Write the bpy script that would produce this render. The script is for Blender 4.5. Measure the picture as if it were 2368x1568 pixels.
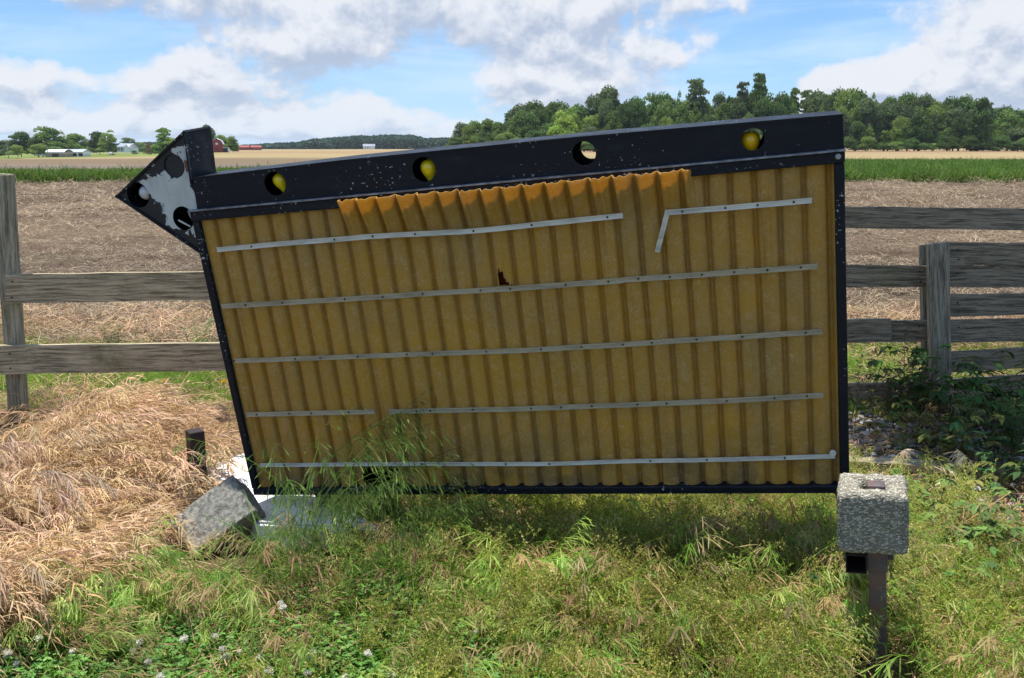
import bpy, bmesh, math, random
import numpy as np
from mathutils import Vector, Matrix

random.seed(7)
RNG = np.random.default_rng(11)
scene = bpy.context.scene
for o in list(bpy.data.objects):
    bpy.data.objects.remove(o)

# ------------------------------------------------------------------ camera, world, sun, exposure
F, CX, CY = 2104.0, 1183.5, 784.0           # photo measured on a 2367 x 1568 grid
PITCH = math.radians(11.916)
CAM = np.array([0.0, 0.0, 1.6])
cam_data = bpy.data.cameras.new('camera')
cam_data.lens = 32.0
cam_data.sensor_width = 36.0
cam_data.clip_start = 0.05
cam_data.clip_end = 20000
cam = bpy.data.objects.new('camera', cam_data)
cam.location = CAM
cam.rotation_euler = (math.pi / 2 - PITCH, 0, 0)
scene.collection.objects.link(cam)
scene.camera = cam

SUN = Vector((-0.15, 0.12, 0.98)).normalized()
world = bpy.data.worlds.new('World')
scene.world = world
world.use_nodes = True
sun_data = bpy.data.lights.new('sun', 'SUN')
sun_data.energy = 4.2
sun_data.angle = math.radians(0.55)
sun_data.color = (1.0, 0.955, 0.88)
sun = bpy.data.objects.new('sun', sun_data)
sun.rotation_euler = SUN.to_track_quat('Z', 'Y').to_euler()
scene.collection.objects.link(sun)
scene.view_settings.view_transform = 'Standard'
scene.view_settings.look = 'None'
scene.view_settings.gamma = 1.0
scene.view_settings.exposure = 0.72
scene.view_settings.use_curve_mapping = False
scene.cycles.use_denoising = True
scene.cycles.max_bounces = 6
scene.cycles.transparent_max_bounces = 4
scene.cycles.sample_clamp_indirect = 4.0


def azel(px, py):
    d = ray(px, py)
    d = d / np.linalg.norm(d)
    return math.atan2(d[0], d[1]), math.asin(d[2])


def ray(px, py):
    u, v = (px - CX) / F, (CY - py) / F
    c, s = math.cos(PITCH), math.sin(PITCH)
    return np.array([u, c + v * s, -s + v * c])


def at(px, py, Y):
    """world point seen at photo position (px,py) on the plane y = Y"""
    d = ray(px, py)
    return Vector(CAM + d * (Y / d[1]))


def gnd(px, py, z=0.0):
    d = ray(px, py)
    return Vector(CAM + d * ((z - CAM[2]) / d[2]))


# ---- node helper
class NT:
    def __init__(self, tree):
        self.t = tree
        self.n = tree.nodes
        self.l = tree.links

    def new(self, typ, inputs=None, **props):
        nd = self.n.new(typ)
        for k, v in props.items():
            setattr(nd, k, v)
        for k, v in (inputs or {}).items():
            s = nd.inputs[k]
            if isinstance(v, bpy.types.NodeSocket):
                self.l.new(v, s)
            else:
                s.default_value = v
        return nd

    def math(self, op, a, b=0.0, c=None, clamp=False):
        nd = self.n.new('ShaderNodeMath')
        nd.operation = op
        nd.use_clamp = clamp
        for i, v in enumerate((a, b, c)):
            if v is None:
                continue
            if isinstance(v, bpy.types.NodeSocket):
                self.l.new(v, nd.inputs[i])
            else:
                nd.inputs[i].default_value = v
        return nd.outputs[0]

    def smooth(self, v, lo, hi, a=0.0, b=1.0, interp='SMOOTHSTEP'):
        nd = self.new('ShaderNodeMapRange', {0: v, 1: lo, 2: hi, 3: a, 4: b}, interpolation_type=interp)
        return nd.outputs[0]

    def noise(self, vec, scale, detail=4, rough=0.55, dist=0.0, out=0):
        nd = self.new('ShaderNodeTexNoise', {'Vector': vec, 'Scale': scale, 'Detail': detail,
                                             'Roughness': rough, 'Distortion': dist})
        return nd.outputs[out]

    def mix(self, fac, a, b, blend='MIX'):
        nd = self.n.new('ShaderNodeMix')
        nd.data_type = 'RGBA'
        nd.blend_type = blend
        nd.clamp_factor = True
        for s, v in ((nd.inputs[0], fac), (nd.inputs[6], a), (nd.inputs[7], b)):
            if isinstance(v, bpy.types.NodeSocket):
                self.l.new(v, s)
            else:
                s.default_value = v if not isinstance(v, tuple) or len(v) == 4 else (*v, 1)
        return nd.outputs[2]

    def mapping(self, vec, scale=(1, 1, 1), loc=(0, 0, 0), rot=(0, 0, 0)):
        return self.new('ShaderNodeMapping', {'Vector': vec, 'Scale': scale, 'Location': loc, 'Rotation': rot}).outputs[0]

    def ramp(self, fac, stops):
        nd = self.n.new('ShaderNodeValToRGB')
        self.l.new(fac, nd.inputs[0])
        cr = nd.color_ramp
        while len(cr.elements) < len(stops):
            cr.elements.new(0.5)
        for e, (p, c) in zip(cr.elements, stops):
            e.position = p
            e.color = (*c, 1) if len(c) == 3 else c
        return nd.outputs[0]


# ---- the sky: Nishita + procedural cumulus in sky-direction space
CLOUD_BIAS = -0.215
world.cycles.sampling_method = 'MANUAL'
world.cycles.sample_map_resolution = 512


def build_world():
    g = bpy.data.node_groups.new('cloud_density', 'ShaderNodeTree')
    g.interface.new_socket('Vector', in_out='INPUT', socket_type='NodeSocketVector')
    g.interface.new_socket('Density', in_out='OUTPUT', socket_type='NodeSocketFloat')
    N = NT(g)
    gi = N.new('NodeGroupInput')
    go = N.new('NodeGroupOutput')
    v = gi.outputs[0]                                     # direction
    sep = N.new('ShaderNodeSeparateXYZ', {0: v})
    x, y, z = sep.outputs
    cz = N.math('MULTIPLY', N.math('LOGARITHM', N.math('ADD', N.math('MAXIMUM', z, 0.0), 0.09), math.e), 0.25)
    cv = N.new('ShaderNodeCombineXYZ', {0: x, 1: y, 2: cz}).outputs[0]
    n1 = N.noise(cv, 12.5, 6, 0.55, 0.0)
    warp = N.noise(cv, 24.0, 2, 0.5, 0.0, out=1)
    wv = N.new('ShaderNodeVectorMath', {0: warp, 3: 0.045}, operation='SCALE').outputs[0]
    cvw = N.new('ShaderNodeVectorMath', {0: cv, 1: wv}, operation='ADD').outputs[0]
    vor = N.new('ShaderNodeTexVoronoi', {'Vector': cvw, 'Scale': 22.0, 'Detail': 4.0, 'Roughness': 0.6, 'Lacunarity': 2.2},
                feature='F1', normalize=True)
    n2 = N.math('SUBTRACT', 1.0, vor.outputs['Distance'])
    n = N.math('ADD', N.math('MULTIPLY', n1, 0.90), N.math('MULTIPLY', n2, 0.40))
    n = N.math('ADD', n, CLOUD_BIAS)
    az = N.math('ARCTAN2', x, y)
    el = N.math('ARCSINE', z)
    # soft edges wobble for the large clouds
    wob = N.noise(cv, 16.0, 3, 0.58, 0.0, out=1)
    wsep = N.new('ShaderNodeSeparateColor', {0: wob})
    azw = N.math('ADD', az, N.math('MULTIPLY', N.math('SUBTRACT', wsep.outputs[0], 0.5), 0.07))
    elw = N.math('ADD', el, N.math('MULTIPLY', N.math('SUBTRACT', wsep.outputs[1], 0.5), 0.035))
    total = None
    blobs = [  # px, py, rx, ry, weight
        (560, -20, 560, 75, .24), (560, 100, 130, 34, .15), (800, 118, 160, 52, .20), (30, 185, 90, 48, .17),
        (175, 175, 60, 30, .10), (330, 165, 130, 42, .14), (520, 212, 260, 38, .16), (200, 245, 360, 30, .12),
        (480, 285, 620, 24, .22), (880, 255, 190, 30, .17), (120, 305, 260, 20, .20), (720, 312, 300, 18, .17), (1130, 300, 160, 18, .12),
        (1330, 110, 290, 95, .30), (1260, 215, 200, 40, .12), (1560, 20, 300, 30, .06), (1180, 20, 200, 60, .08),
        (2060, 190, 190, 60, .30), (2200, 215, 280, 60, .24), (2330, 70, 150, 90, .30), (2120, 120, 60, 40, .14),
        (1850, 20, 300, 22, .04),
        (90, 75, 230, 40, -.16), (330, 95, 170, 28, -.14), (1740, 160, 130, 95, -.24), (1900, 80, 150, 60, -.12),
        (970, 175, 80, 60, -.12), (30, 20, 110, 50, -.12), (1000, 90, 80, 60, -.16), (960, 200, 120, 40, -.12)]
    for px, py, rx, ry, w in blobs:
        a0, e0 = azel(px, py)
        dx = N.math('DIVIDE', N.math('SUBTRACT', azw, a0), rx / F)
        dy = N.math('DIVIDE', N.math('SUBTRACT', elw, e0), ry / F)
        r2 = N.math('ADD', N.math('MULTIPLY', dx, dx), N.math('MULTIPLY', dy, dy))
        e = N.math('MULTIPLY', N.math('POWER', 2.718, N.math('MULTIPLY', r2, -1.0)), w)
        total = e if total is None else N.math('ADD', total, e)
    out = N.math('ADD', n, total)
    N.l.new(out, go.inputs[0])

    W = NT(world.node_tree)
    W.n.clear()
    out = W.new('ShaderNodeOutputWorld')
    tc = W.new('ShaderNodeTexCoord').outputs['Generated']
    sky = W.new('ShaderNodeTexSky', sky_type='NISHITA')
    sky.sun_disc = False
    sky.sun_elevation = math.asin(SUN.z)
    sky.sun_rotation = math.atan2(SUN.x, SUN.y)
    sky.air_density = 1.0
    sky.dust_density = 0.6
    sky.ozone_density = 1.4
    STR = 0.13
    k = 1 / STR
    zz = W.new('ShaderNodeSeparateXYZ', {0: tc}).outputs[2]
    grad = W.ramp(W.math('POWER', W.math('MAXIMUM', zz, 0.0), 0.5), [
        (0.0, (0.33, 0.48, 0.62)), (0.16, (0.25, 0.44, 0.61)), (0.27, (0.175, 0.36, 0.60)), (0.39, (0.105, 0.27, 0.55)), (0.75, (0.055, 0.16, 0.40)), (1.0, (0.04, 0.11, 0.32))])
    gradk = W.new('ShaderNodeVectorMath', {0: grad, 3: k}, operation='SCALE').outputs[0]
    blue = W.mix(0.82, sky.outputs[0], gradk)
    # thin high veil
    vn = W.noise(W.mapping(tc, scale=(1.0, 1.0, 7.0)), 3.2, 6, 0.6, 0.4)
    veil = W.smooth(vn, 0.38, 0.70, 0.04, 0.70)
    g1 = W.new('ShaderNodeGroup')
    g1.node_tree = g
    W.l.new(tc, g1.inputs[0])
    up = W.new('ShaderNodeVectorMath', {0: tc, 1: (-0.007, 0.0, 0.017)}, operation='ADD').outputs[0]
    upn = W.new('ShaderNodeVectorMath', {0: up}, operation='NORMALIZE').outputs[0]
    g2 = W.new('ShaderNodeGroup')
    g2.node_tree = g
    W.l.new(upn, g2.inputs[0])
    d1, d2 = g1.outputs[0], g2.outputs[0]
    alpha = W.smooth(d1, 0.50, 0.70)
    # thick cloud above this point -> grey underside; open above -> white top
    slope = W.math('MULTIPLY', W.math('SUBTRACT', d2, d1), 3.0)
    thick = W.math('MULTIPLY', W.math('SUBTRACT', d1, 0.70), 0.28)
    fine = W.noise(W.mapping(tc, scale=(1, 1, 1.7)), 17, 7, 0.60)
    shade = W.math('ADD', W.math('ADD', slope, thick), W.math('MULTIPLY', W.math('SUBTRACT', fine, 0.5), 0.35))
    shade = W.smooth(shade, -0.36, 0.42)
    white = tuple(c * k for c in (0.52, 0.535, 0.57))
    grey = tuple(c * k for c in (0.29, 0.34, 0.435))
    veilc = tuple(c * k for c in (0.40, 0.52, 0.70))
    cloud = W.mix(shade, (*white, 1), (*grey, 1))
    c = W.mix(veil, blue, (*veilc, 1))
    c = W.mix(W.math('MULTIPLY', alpha, 0.96), c, cloud)
    # pale air right above the horizon
    z = W.new('ShaderNodeSeparateXYZ', {0: tc}).outputs[2]
    hz = W.smooth(z, 0.0, 0.06, 0.38, 0.0)
    c = W.mix(hz, c, tuple(v * k for v in (0.42, 0.51, 0.62)) + (1,))
    bg = W.new('ShaderNodeBackground', {0: c, 1: STR})
    W.l.new(bg.outputs[0], out.inputs[0])


build_world()


# ------------------------------------------------------------------ object helpers
def tag(o, label=None, cat=None, group=None, kind=None):
    if label:
        o['label'] = label
    if cat:
        o['category'] = cat
    if group:
        o['group'] = group
    if kind:
        o['kind'] = kind
    return o


def link(o, parent=None):
    scene.collection.objects.link(o)
    if parent is not None:
        o.parent = parent
    return o


def empty(name, loc=(0, 0, 0), rz=0.0):
    o = bpy.data.objects.new(name, None)
    o.empty_display_size = 0.2
    o.location = loc
    o.rotation_euler = (0, 0, rz)
    return link(o)


def mesh_obj(name, verts, faces, mat, parent=None, smooth=False, cols=None, linkit=True):
    me = bpy.data.meshes.new(name)
    me.from_pydata([tuple(v) for v in verts], [], [tuple(f) for f in faces])
    if mat is not None:
        me.materials.append(mat)
    if smooth:
        me.polygons.foreach_set('use_smooth', [True] * len(me.polygons))
    if cols is not None:
        a = me.color_attributes.new('Col', 'FLOAT_COLOR', 'POINT')
        a.data.foreach_set('color', np.asarray(cols, dtype=np.float32).ravel())
    me.update()
    o = bpy.data.objects.new(name, me)
    if linkit:
        link(o, parent)
    return o


def from_bm(name, bm, mat, parent=None, smooth=False):
    me = bpy.data.meshes.new(name)
    bmesh.ops.recalc_face_normals(bm, faces=bm.faces)
    bm.to_mesh(me)
    bm.free()
    if mat is not None:
        me.materials.append(mat)
    if smooth:
        me.polygons.foreach_set('use_smooth', [True] * len(me.polygons))
    o = bpy.data.objects.new(name, me)
    return link(o, parent)


def box_bm(bm, lo, hi, mat=None):
    vs = [bm.verts.new((x, y, z)) for x in (lo[0], hi[0]) for y in (lo[1], hi[1]) for z in (lo[2], hi[2])]
    for f in ((0, 1, 3, 2), (4, 6, 7, 5), (0, 4, 5, 1), (2, 3, 7, 6), (0, 2, 6, 4), (1, 5, 7, 3)):
        bm.faces.new([vs[i] for i in f])
    if mat is not None:
        bmesh.ops.transform(bm, matrix=mat, verts=vs)
    return vs


def bevel_all(bm, w, seg=2):
    bmesh.ops.bevel(bm, geom=bm.edges[:], offset=w, segments=seg, profile=0.6, affect='EDGES', clamp_overlap=True)


def cyl_bm(bm, p0, p1, r0, r1=None, n=12, caps=True):
    p0, p1 = Vector(p0), Vector(p1)
    r1 = r0 if r1 is None else r1
    d = (p1 - p0).normalized()
    a = d.orthogonal().normalized()
    b = d.cross(a)
    ra = [bm.verts.new(p0 + (a * math.cos(t) + b * math.sin(t)) * r0) for t in [2 * math.pi * i / n for i in range(n)]]
    rb = [bm.verts.new(p1 + (a * math.cos(t) + b * math.sin(t)) * r1) for t in [2 * math.pi * i / n for i in range(n)]]
    for i in range(n):
        bm.faces.new((ra[i], ra[(i + 1) % n], rb[(i + 1) % n], rb[i]))
    if caps:
        bm.faces.new(ra[::-1])
        bm.faces.new(rb)


def prism_bm(bm, pts_a, pts_b):
    a = [bm.verts.new(p) for p in pts_a]
    b = [bm.verts.new(p) for p in pts_b]
    n = len(a)
    bm.faces.new(a[::-1])
    bm.faces.new(b)
    for i in range(n):
        bm.faces.new((a[i], a[(i + 1) % n], b[(i + 1) % n], b[i]))


def vnoise(x, y, seed=0):
    """numpy value noise 0..1"""
    x = np.asarray(x, float)
    y = np.asarray(y, float)
    xi, yi = np.floor(x).astype(np.int64), np.floor(y).astype(np.int64)
    xf, yf = x - xi, y - yi
    u, v = xf * xf * (3 - 2 * xf), yf * yf * (3 - 2 * yf)

    def h(a, b):
        n = (a * 374761393 + b * 668265263 + seed * 1442695041) & 0xFFFFFFFF
        n = ((n ^ (n >> 13)) * 1274126177) & 0xFFFFFFFF
        return ((n ^ (n >> 16)) & 0xFFFF) / 65535.0
    return (h(xi, yi) * (1 - u) + h(xi + 1, yi) * u) * (1 - v) + (h(xi, yi + 1) * (1 - u) + h(xi + 1, yi + 1) * u) * v


def fbm(x, y, oct=4, seed=0):
    s, a, t = 0, 1, 0
    for i in range(oct):
        s = s + a * vnoise(x * 2 ** i, y * 2 ** i, seed + i)
        t += a
        a *= .5
    return s / t


# ------------------------------------------------------------------ materials
MATS = {}


def new_mat(name):
    m = bpy.data.materials.new(name)
    m.use_nodes = True
    N = NT(m.node_tree)
    N.n.clear()
    out = N.new('ShaderNodeOutputMaterial')
    b = N.new('ShaderNodeBsdfPrincipled')
    N.l.new(b.outputs[0], out.inputs[0])
    MATS[name] = m
    return m, N, b, out


def bump(N, b, h, strength=0.4, dist=0.01):
    bn = N.new('ShaderNodeBump', {'Height': h, 'Strength': strength, 'Distance': dist})
    N.l.new(bn.outputs[0], b.inputs['Normal'])


def simple(name, col, rough=0.6, metal=0.0, nscale=8, var=0.25, bmp=0.0, spec=0.5):
    m, N, b, out = new_mat(name)
    tc = N.new('ShaderNodeTexCoord').outputs['Object']
    n = N.noise(tc, nscale, 6, 0.6)
    c = N.mix(N.smooth(n, 0.3, 0.7), tuple(v * (1 - var) for v in col), tuple(min(1, v * (1 + var)) for v in col))
    N.l.new(c, b.inputs['Base Color'])
    b.inputs['Roughness'].default_value = rough
    b.inputs['Metallic'].default_value = metal
    b.inputs['Specular IOR Level'].default_value = spec
    if bmp:
        bump(N, b, N.noise(tc, nscale * 5, 5, 0.6), bmp, 0.005)
    return m


def leafy(name, trans=0.35, var=0.3, rough=0.6, nscale=0.8, sat=1.0):
    """plant material: colour from the mesh attribute 'Col', varied per plant and by patches of ground"""
    m, N, b, out = new_mat(name)
    a = N.new('ShaderNodeAttribute', attribute_name='Col').outputs[0]
    rnd = N.new('ShaderNodeObjectInfo').outputs['Random']
    pos = N.new('ShaderNodeNewGeometry').outputs['Position']
    pn = N.noise(pos, nscale, 3, 0.6)
    val = N.math('ADD', N.smooth(rnd, 0, 1, 1 - var, 1 + var, 'LINEAR'), N.smooth(pn, 0.3, 0.7, -0.18, 0.18))
    hs = N.new('ShaderNodeHueSaturation', {'Hue': N.smooth(pn, 0.25, 0.75, 0.485, 0.51), 'Saturation': sat,
                                           'Value': val, 'Color': a}).outputs[0]
    N.l.new(hs, b.inputs['Base Color'])
    b.inputs['Roughness'].default_value = rough
    b.inputs['Specular IOR Level'].default_value = 0.25
    tr = N.new('ShaderNodeBsdfTranslucent', {0: hs})
    mx = N.new('ShaderNodeMixShader', {0: trans, 1: b.outputs[0], 2: tr.outputs[0]})
    N.l.new(mx.outputs[0], out.inputs[0])
    return m


M_GRASS = leafy('grass_blades', 0.50, sat=1.08)
M_DRY = leafy('dry_grass', 0.30, var=0.22)
M_LEAF = leafy('weed_leaves', 0.30)
M_CROWN = leafy('tree_leaves', 0.42, var=0.18, nscale=0.05)
M_STRAW = leafy('straw', 0.15, var=0.3)
M_PETAL = leafy('petals', 0.5, var=0.08)
M_STONE = leafy('gravel_stone', 0.0, var=0.25)


def mat_black_paint():
    m, N, b, out = new_mat('flaking_black_paint')
    tc = N.new('ShaderNodeTexCoord').outputs['Object']
    big = N.noise(tc, 3.2, 3, 0.5)
    fl = N.noise(tc, 75, 3, 0.6)
    fl2 = N.noise(N.mapping(tc, scale=(0.5, 1, 1.5)), 34, 5, 0.7)
    thr = N.smooth(big, 0.38, 0.62, 0.735, 0.625)
    spots = N.math('GREATER_THAN', fl, thr)
    spots2 = N.math('GREATER_THAN', fl2, N.smooth(big, 0.38, 0.62, 0.76, 0.64))
    s = N.math('MAXIMUM', spots, spots2)
    scuff = N.smooth(N.noise(N.mapping(tc, scale=(0.25, 1, 1)), 22, 7, 0.72), 0.50, 0.82, 0, 0.30)
    col = N.mix(scuff, (0.0075, 0.0095, 0.0155), (0.055, 0.065, 0.085))
    col = N.mix(s, col, (0.36, 0.38, 0.40))
    N.l.new(col, b.inputs['Base Color'])
    b.inputs['Specular IOR Level'].default_value = 0.22
    N.l.new(N.smooth(N.noise(tc, 14, 5, 0.6), 0.3, 0.7, 0.36, 0.62), b.inputs['Roughness'])
    h = N.math('ADD', N.math('MULTIPLY', s, -0.5), N.math('MULTIPLY', N.noise(tc, 120, 3, 0.5), 0.25))
    bump(N, b, h, 0.35, 0.002)
    return m


def mat_peeling():
    """black paint peeling off pale grey; the loss grows towards the lower right of the arrowhead"""
    m, N, b, out = new_mat('peeling_black_over_white')
    tc = N.new('ShaderNodeTexCoord').outputs['Object']
    sp = N.new('ShaderNodeSeparateXYZ', {0: tc})
    x, z = sp.outputs[0], sp.outputs[2]
    n = N.noise(tc, 8.5, 8, 0.62, 0.1)
    # local x runs from the tip (-0.33) to the bar (0)
    (ax, az_), (bx0, bz0), (l0x, l0z), (l1x, l1z) = PEEL_T

    def side(p, q):
        d = Vector((q[0] - p[0], q[1] - p[1])).normalized()
        nx_, nz_ = d.y, -d.x                       # to the lower right of a line running up and right
        return N.math('ADD', N.math('MULTIPLY', N.math('SUBTRACT', x, p[0]), nx_), N.math('MULTIPLY', N.math('SUBTRACT', z, p[1]), nz_))
    up_ = side((ax, az_), (bx0, bz0))
    low = N.math('SUBTRACT', N.math('MULTIPLY', side((l0x, l0z), (l1x, l1z)), -1.0), 0.020)
    v = N.math('MINIMUM', up_, N.math('ADD', low, N.math('MULTIPLY', N.math('SUBTRACT', x, l1x), 0.25)))
    thr = N.math('ADD', v, N.math('MULTIPLY', N.math('SUBTRACT', n, 0.5), 0.55))
    white = N.math('GREATER_THAN', thr, 0.0)
    spots = N.math('GREATER_THAN', N.noise(tc, 40, 4, 0.6), 0.69)
    spotb = N.math('GREATER_THAN', N.noise(N.mapping(tc, loc=(5, 5, 5)), 34, 4, 0.6), 0.31)
    white = N.math('MAXIMUM', N.math('MULTIPLY', white, spotb), spots)
    soil = N.smooth(N.noise(N.mapping(tc, scale=(3, 1, 1)), 6, 5, 0.6), 0.35, 0.8)
    wc = N.mix(soil, (0.50, 0.54, 0.53), (0.36, 0.39, 0.38))
    col = N.mix(white, (0.008, 0.009, 0.013), wc)
    N.l.new(col, b.inputs['Base Color'])
    b.inputs['Roughness'].default_value = 0.5
    bump(N, b, N.math('MULTIPLY', white, -1.0), 0.5, 0.0015)
    return m


PEEL_T = 0.0


def mat_fiberglass():
    m, N, b, out = new_mat('amber_fibreglass')
    tc = N.new('ShaderNodeTexCoord').outputs['Object']
    # chopped glass strands: thin level lines of warped noises
    w = N.noise(tc, 26, 2, 0.5, 0.6)
    l1 = N.smooth(N.math('ABSOLUTE', N.math('SUBTRACT', N.noise(tc, 46, 1, 0.5, 1.8), 0.5)), 0.0, 0.034, 1, 0)
    l2 = N.smooth(N.math('ABSOLUTE', N.math('SUBTRACT', N.noise(N.mapping(tc, loc=(4, 2, 9)), 84, 1, 0.5, 1.2), 0.52)),
                  0.0, 0.036, 1, 0)
    l3 = N.smooth(N.math('ABSOLUTE', N.math('SUBTRACT', N.noise(N.mapping(tc, loc=(1, 8, 3)), 120, 1, 0.5, 0.8), 0.5)),
                  0.0, 0.03, 1, 0)
    fib = N.math('MAXIMUM', N.math('MAXIMUM', l1, l2), N.math('MULTIPLY', l3, 0.7))
    fib = N.math('MULTIPLY', fib, N.smooth(w, 0.34, 0.66, 0.25, 1.0))
    big = N.noise(tc, 2.4, 5, 0.6)
    streak = N.noise(N.mapping(tc, scale=(9, 1, 0.55)), 3.0, 5, 0.6)
    c = N.mix(N.smooth(big, 0.35, 0.68), (0.57, 0.310, 0.032), (0.46, 0.270, 0.055))
    c = N.mix(N.smooth(streak, 0.50, 0.72, 0, 0.75), c, (0.56, 0.285, 0.014))
    gp = N.noise(N.mapping(tc, scale=(1.6, 1, 0.8), loc=(2, 2, 2)), 1.5, 4, 0.6)
    c = N.mix(N.smooth(gp, 0.50, 0.68, 0, 0.55), c, (0.33, 0.235, 0.095))
    drip = N.noise(N.mapping(tc, scale=(26, 1, 0.5), loc=(7, 1, 4)), 1.6, 5, 0.7)
    c = N.mix(N.smooth(drip, 0.60, 0.74, 0, 0.5), c, (0.10, 0.06, 0.02))
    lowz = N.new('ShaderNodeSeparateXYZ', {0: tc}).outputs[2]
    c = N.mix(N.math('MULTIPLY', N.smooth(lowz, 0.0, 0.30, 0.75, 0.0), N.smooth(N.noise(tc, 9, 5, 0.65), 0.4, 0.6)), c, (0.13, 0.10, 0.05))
    c = N.mix(N.smooth(N.noise(N.mapping(tc, scale=(14, 1, 0.35)), 2.0, 6, 0.7), 0.54, 0.76, 0, 0.6), c, (0.16, 0.095, 0.03))
    c = N.mix(N.math('MULTIPLY', fib, 0.62), c, (0.78, 0.62, 0.36))
    # grime where the sheet has stood in grass
    N.l.new(c, b.inputs['Base Color'])
    b.inputs['Roughness'].default_value = 0.55
    b.inputs['Specular IOR Level'].default_value = 0.35
    h = N.math('ADD', N.math('MULTIPLY', fib, 0.6), N.noise(tc, 90, 3, 0.6))
    bump(N, b, h, 0.55, 0.0025)
    tr = N.new('ShaderNodeBsdfTranslucent', {0: (1.0, 0.60, 0.0, 1)})
    mx = N.new('ShaderNodeMixShader', {0: 0.30, 1: b.outputs[0], 2: tr.outputs[0]})
    N.l.new(mx.outputs[0], out.inputs[0])
    return m


def mat_track(name, col, trans):
    m, N, b, out = new_mat(name)
    tc = N.new('ShaderNodeTexCoord').outputs['Object']
    n = N.noise(N.mapping(tc, scale=(1, 1, 6)), 6, 6, 0.65)
    c = N.mix(N.smooth(n, 0.38, 0.72), col, tuple(v * 0.62 for v in col))
    s = N.math('GREATER_THAN', N.noise(tc, 70, 3, 0.6), 0.72)
    c = N.mix(N.math('MULTIPLY', s, 0.5), c, (0.12, 0.10, 0.07))
    N.l.new(c, b.inputs['Base Color'])
    b.inputs['Roughness'].default_value = 0.38
    b.inputs['Transmission Weight'].default_value = 0.0
    t = N.new('ShaderNodeBsdfTransparent', {0: (0.96, 0.93, 0.84, 1)})
    mx = N.new('ShaderNodeMixShader', {0: trans, 1: b.outputs[0], 2: t.outputs[0]})
    N.l.new(mx.outputs[0], out.inputs[0])
    return m


def mat_wood(name, base=(0.30, 0.29, 0.26), dark=(0.07, 0.066, 0.058), green=0.35, axis='X'):
    m, N, b, out = new_mat(name)
    tc = N.new('ShaderNodeTexCoord').outputs['Object']
    rnd = N.new('ShaderNodeObjectInfo').outputs['Random']
    off = N.new('ShaderNodeCombineXYZ', {0: N.math('MULTIPLY', rnd, 31.0), 1: N.math('MULTIPLY', rnd, 17.0), 2: 0.0}).outputs[0]
    v = N.new('ShaderNodeVectorMath', {0: tc, 1: off}, operation='ADD').outputs[0]
    sc = (1, 22, 22) if axis == 'X' else (22, 22, 1)
    warp = N.noise(v, 3.5, 3, 0.5, 0, out=1)
    wv = N.new('ShaderNodeVectorMath', {0: warp, 3: 0.035}, operation='SCALE').outputs[0]
    v2 = N.new('ShaderNodeVectorMath', {0: v, 1: wv}, operation='ADD').outputs[0]
    grain = N.noise(N.mapping(v2, scale=sc), 3.6, 8, 0.72)
    fine = N.noise(N.mapping(v2, scale=tuple(s * (1 if s == 1 else 2.6) for s in sc)), 5.0, 5, 0.65)
    blot = N.noise(v, 3.0, 4, 0.6)
    c = N.mix(N.smooth(grain, 0.36, 0.62), dark, base)
    c = N.mix(N.smooth(fine, 0.5, 0.75, 0, 0.55), c, tuple(x * 1.45 for x in base))
    c = N.mix(N.smooth(blot, 0.52, 0.78, 0, 0.55), c, tuple(x * 0.45 for x in base))
    gn = N.noise(N.mapping(v, loc=(9, 3, 1)), 2.6, 5, 0.65)
    c = N.mix(N.smooth(gn, 0.52, 0.70, 0, green), c, (0.115, 0.125, 0.028))
    N.l.new(c, b.inputs['Base Color'])
    b.inputs['Roughness'].default_value = 0.85
    b.inputs['Specular IOR Level'].default_value = 0.2
    bump(N, b, N.math('ADD', grain, N.math('MULTIPLY', fine, 0.5)), 0.8, 0.006)
    return m


def mat_concrete():
    m, N, b, out = new_mat('pebbly_concrete')
    tc = N.new('ShaderNodeTexCoord').outputs['Object']
    vor = N.new('ShaderNodeTexVoronoi', {'Vector': N.mapping(tc, scale=(1, 1, 1.5)), 'Scale': 150.0, 'Randomness': 1.0})
    cr = N.new('ShaderNodeSeparateColor', {0: vor.outputs['Color']}).outputs[0]
    n = N.noise(tc, 9, 5, 0.6)
    c = N.mix(N.smooth(cr, 0.35, 0.95), (0.22, 0.205, 0.155), (0.70, 0.65, 0.52))
    c = N.mix(N.smooth(vor.outputs['Distance'], 0.25, 0.55, 0, 0.6), c, (0.14, 0.13, 0.105))
    c = N.mix(N.smooth(n, 0.45, 0.75, 0, 0.4), c, (0.30, 0.285, 0.22))
    N.l.new(c, b.inputs['Base Color'])
    b.inputs['Roughness'].default_value = 0.9
    h = N.math('ADD', N.math('MULTIPLY', vor.outputs['Distance'], -0.8), N.noise(tc, 60, 4, 0.6))
    bump(N, b, h, 0.9, 0.006)
    return m


def mat_soiled():
    m, N, b, out = new_mat('soiled_concrete')
    tc = N.new('ShaderNodeTexCoord').outputs['Object']
    n = N.noise(tc, 7, 6, 0.65)
    f = N.noise(tc, 60, 6, 0.7)
    z = N.new('ShaderNodeSeparateXYZ', {0: tc}).outputs[2]
    c = N.mix(N.smooth(f, 0.35, 0.68), (0.13, 0.125, 0.11), (0.34, 0.325, 0.28))
    c = N.mix(N.smooth(n, 0.52, 0.70, 0, 0.8), c, (0.22, 0.12, 0.075))
    c = N.mix(N.math('MULTIPLY', N.smooth(z, 0.02, 0.16, 1, 0), N.smooth(f, 0.4, 0.6)), c, (0.42, 0.39, 0.31))
    N.l.new(c, b.inputs['Base Color'])
    b.inputs['Roughness'].default_value = 0.95
    bump(N, b, f, 0.8, 0.005)
    return m


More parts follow.
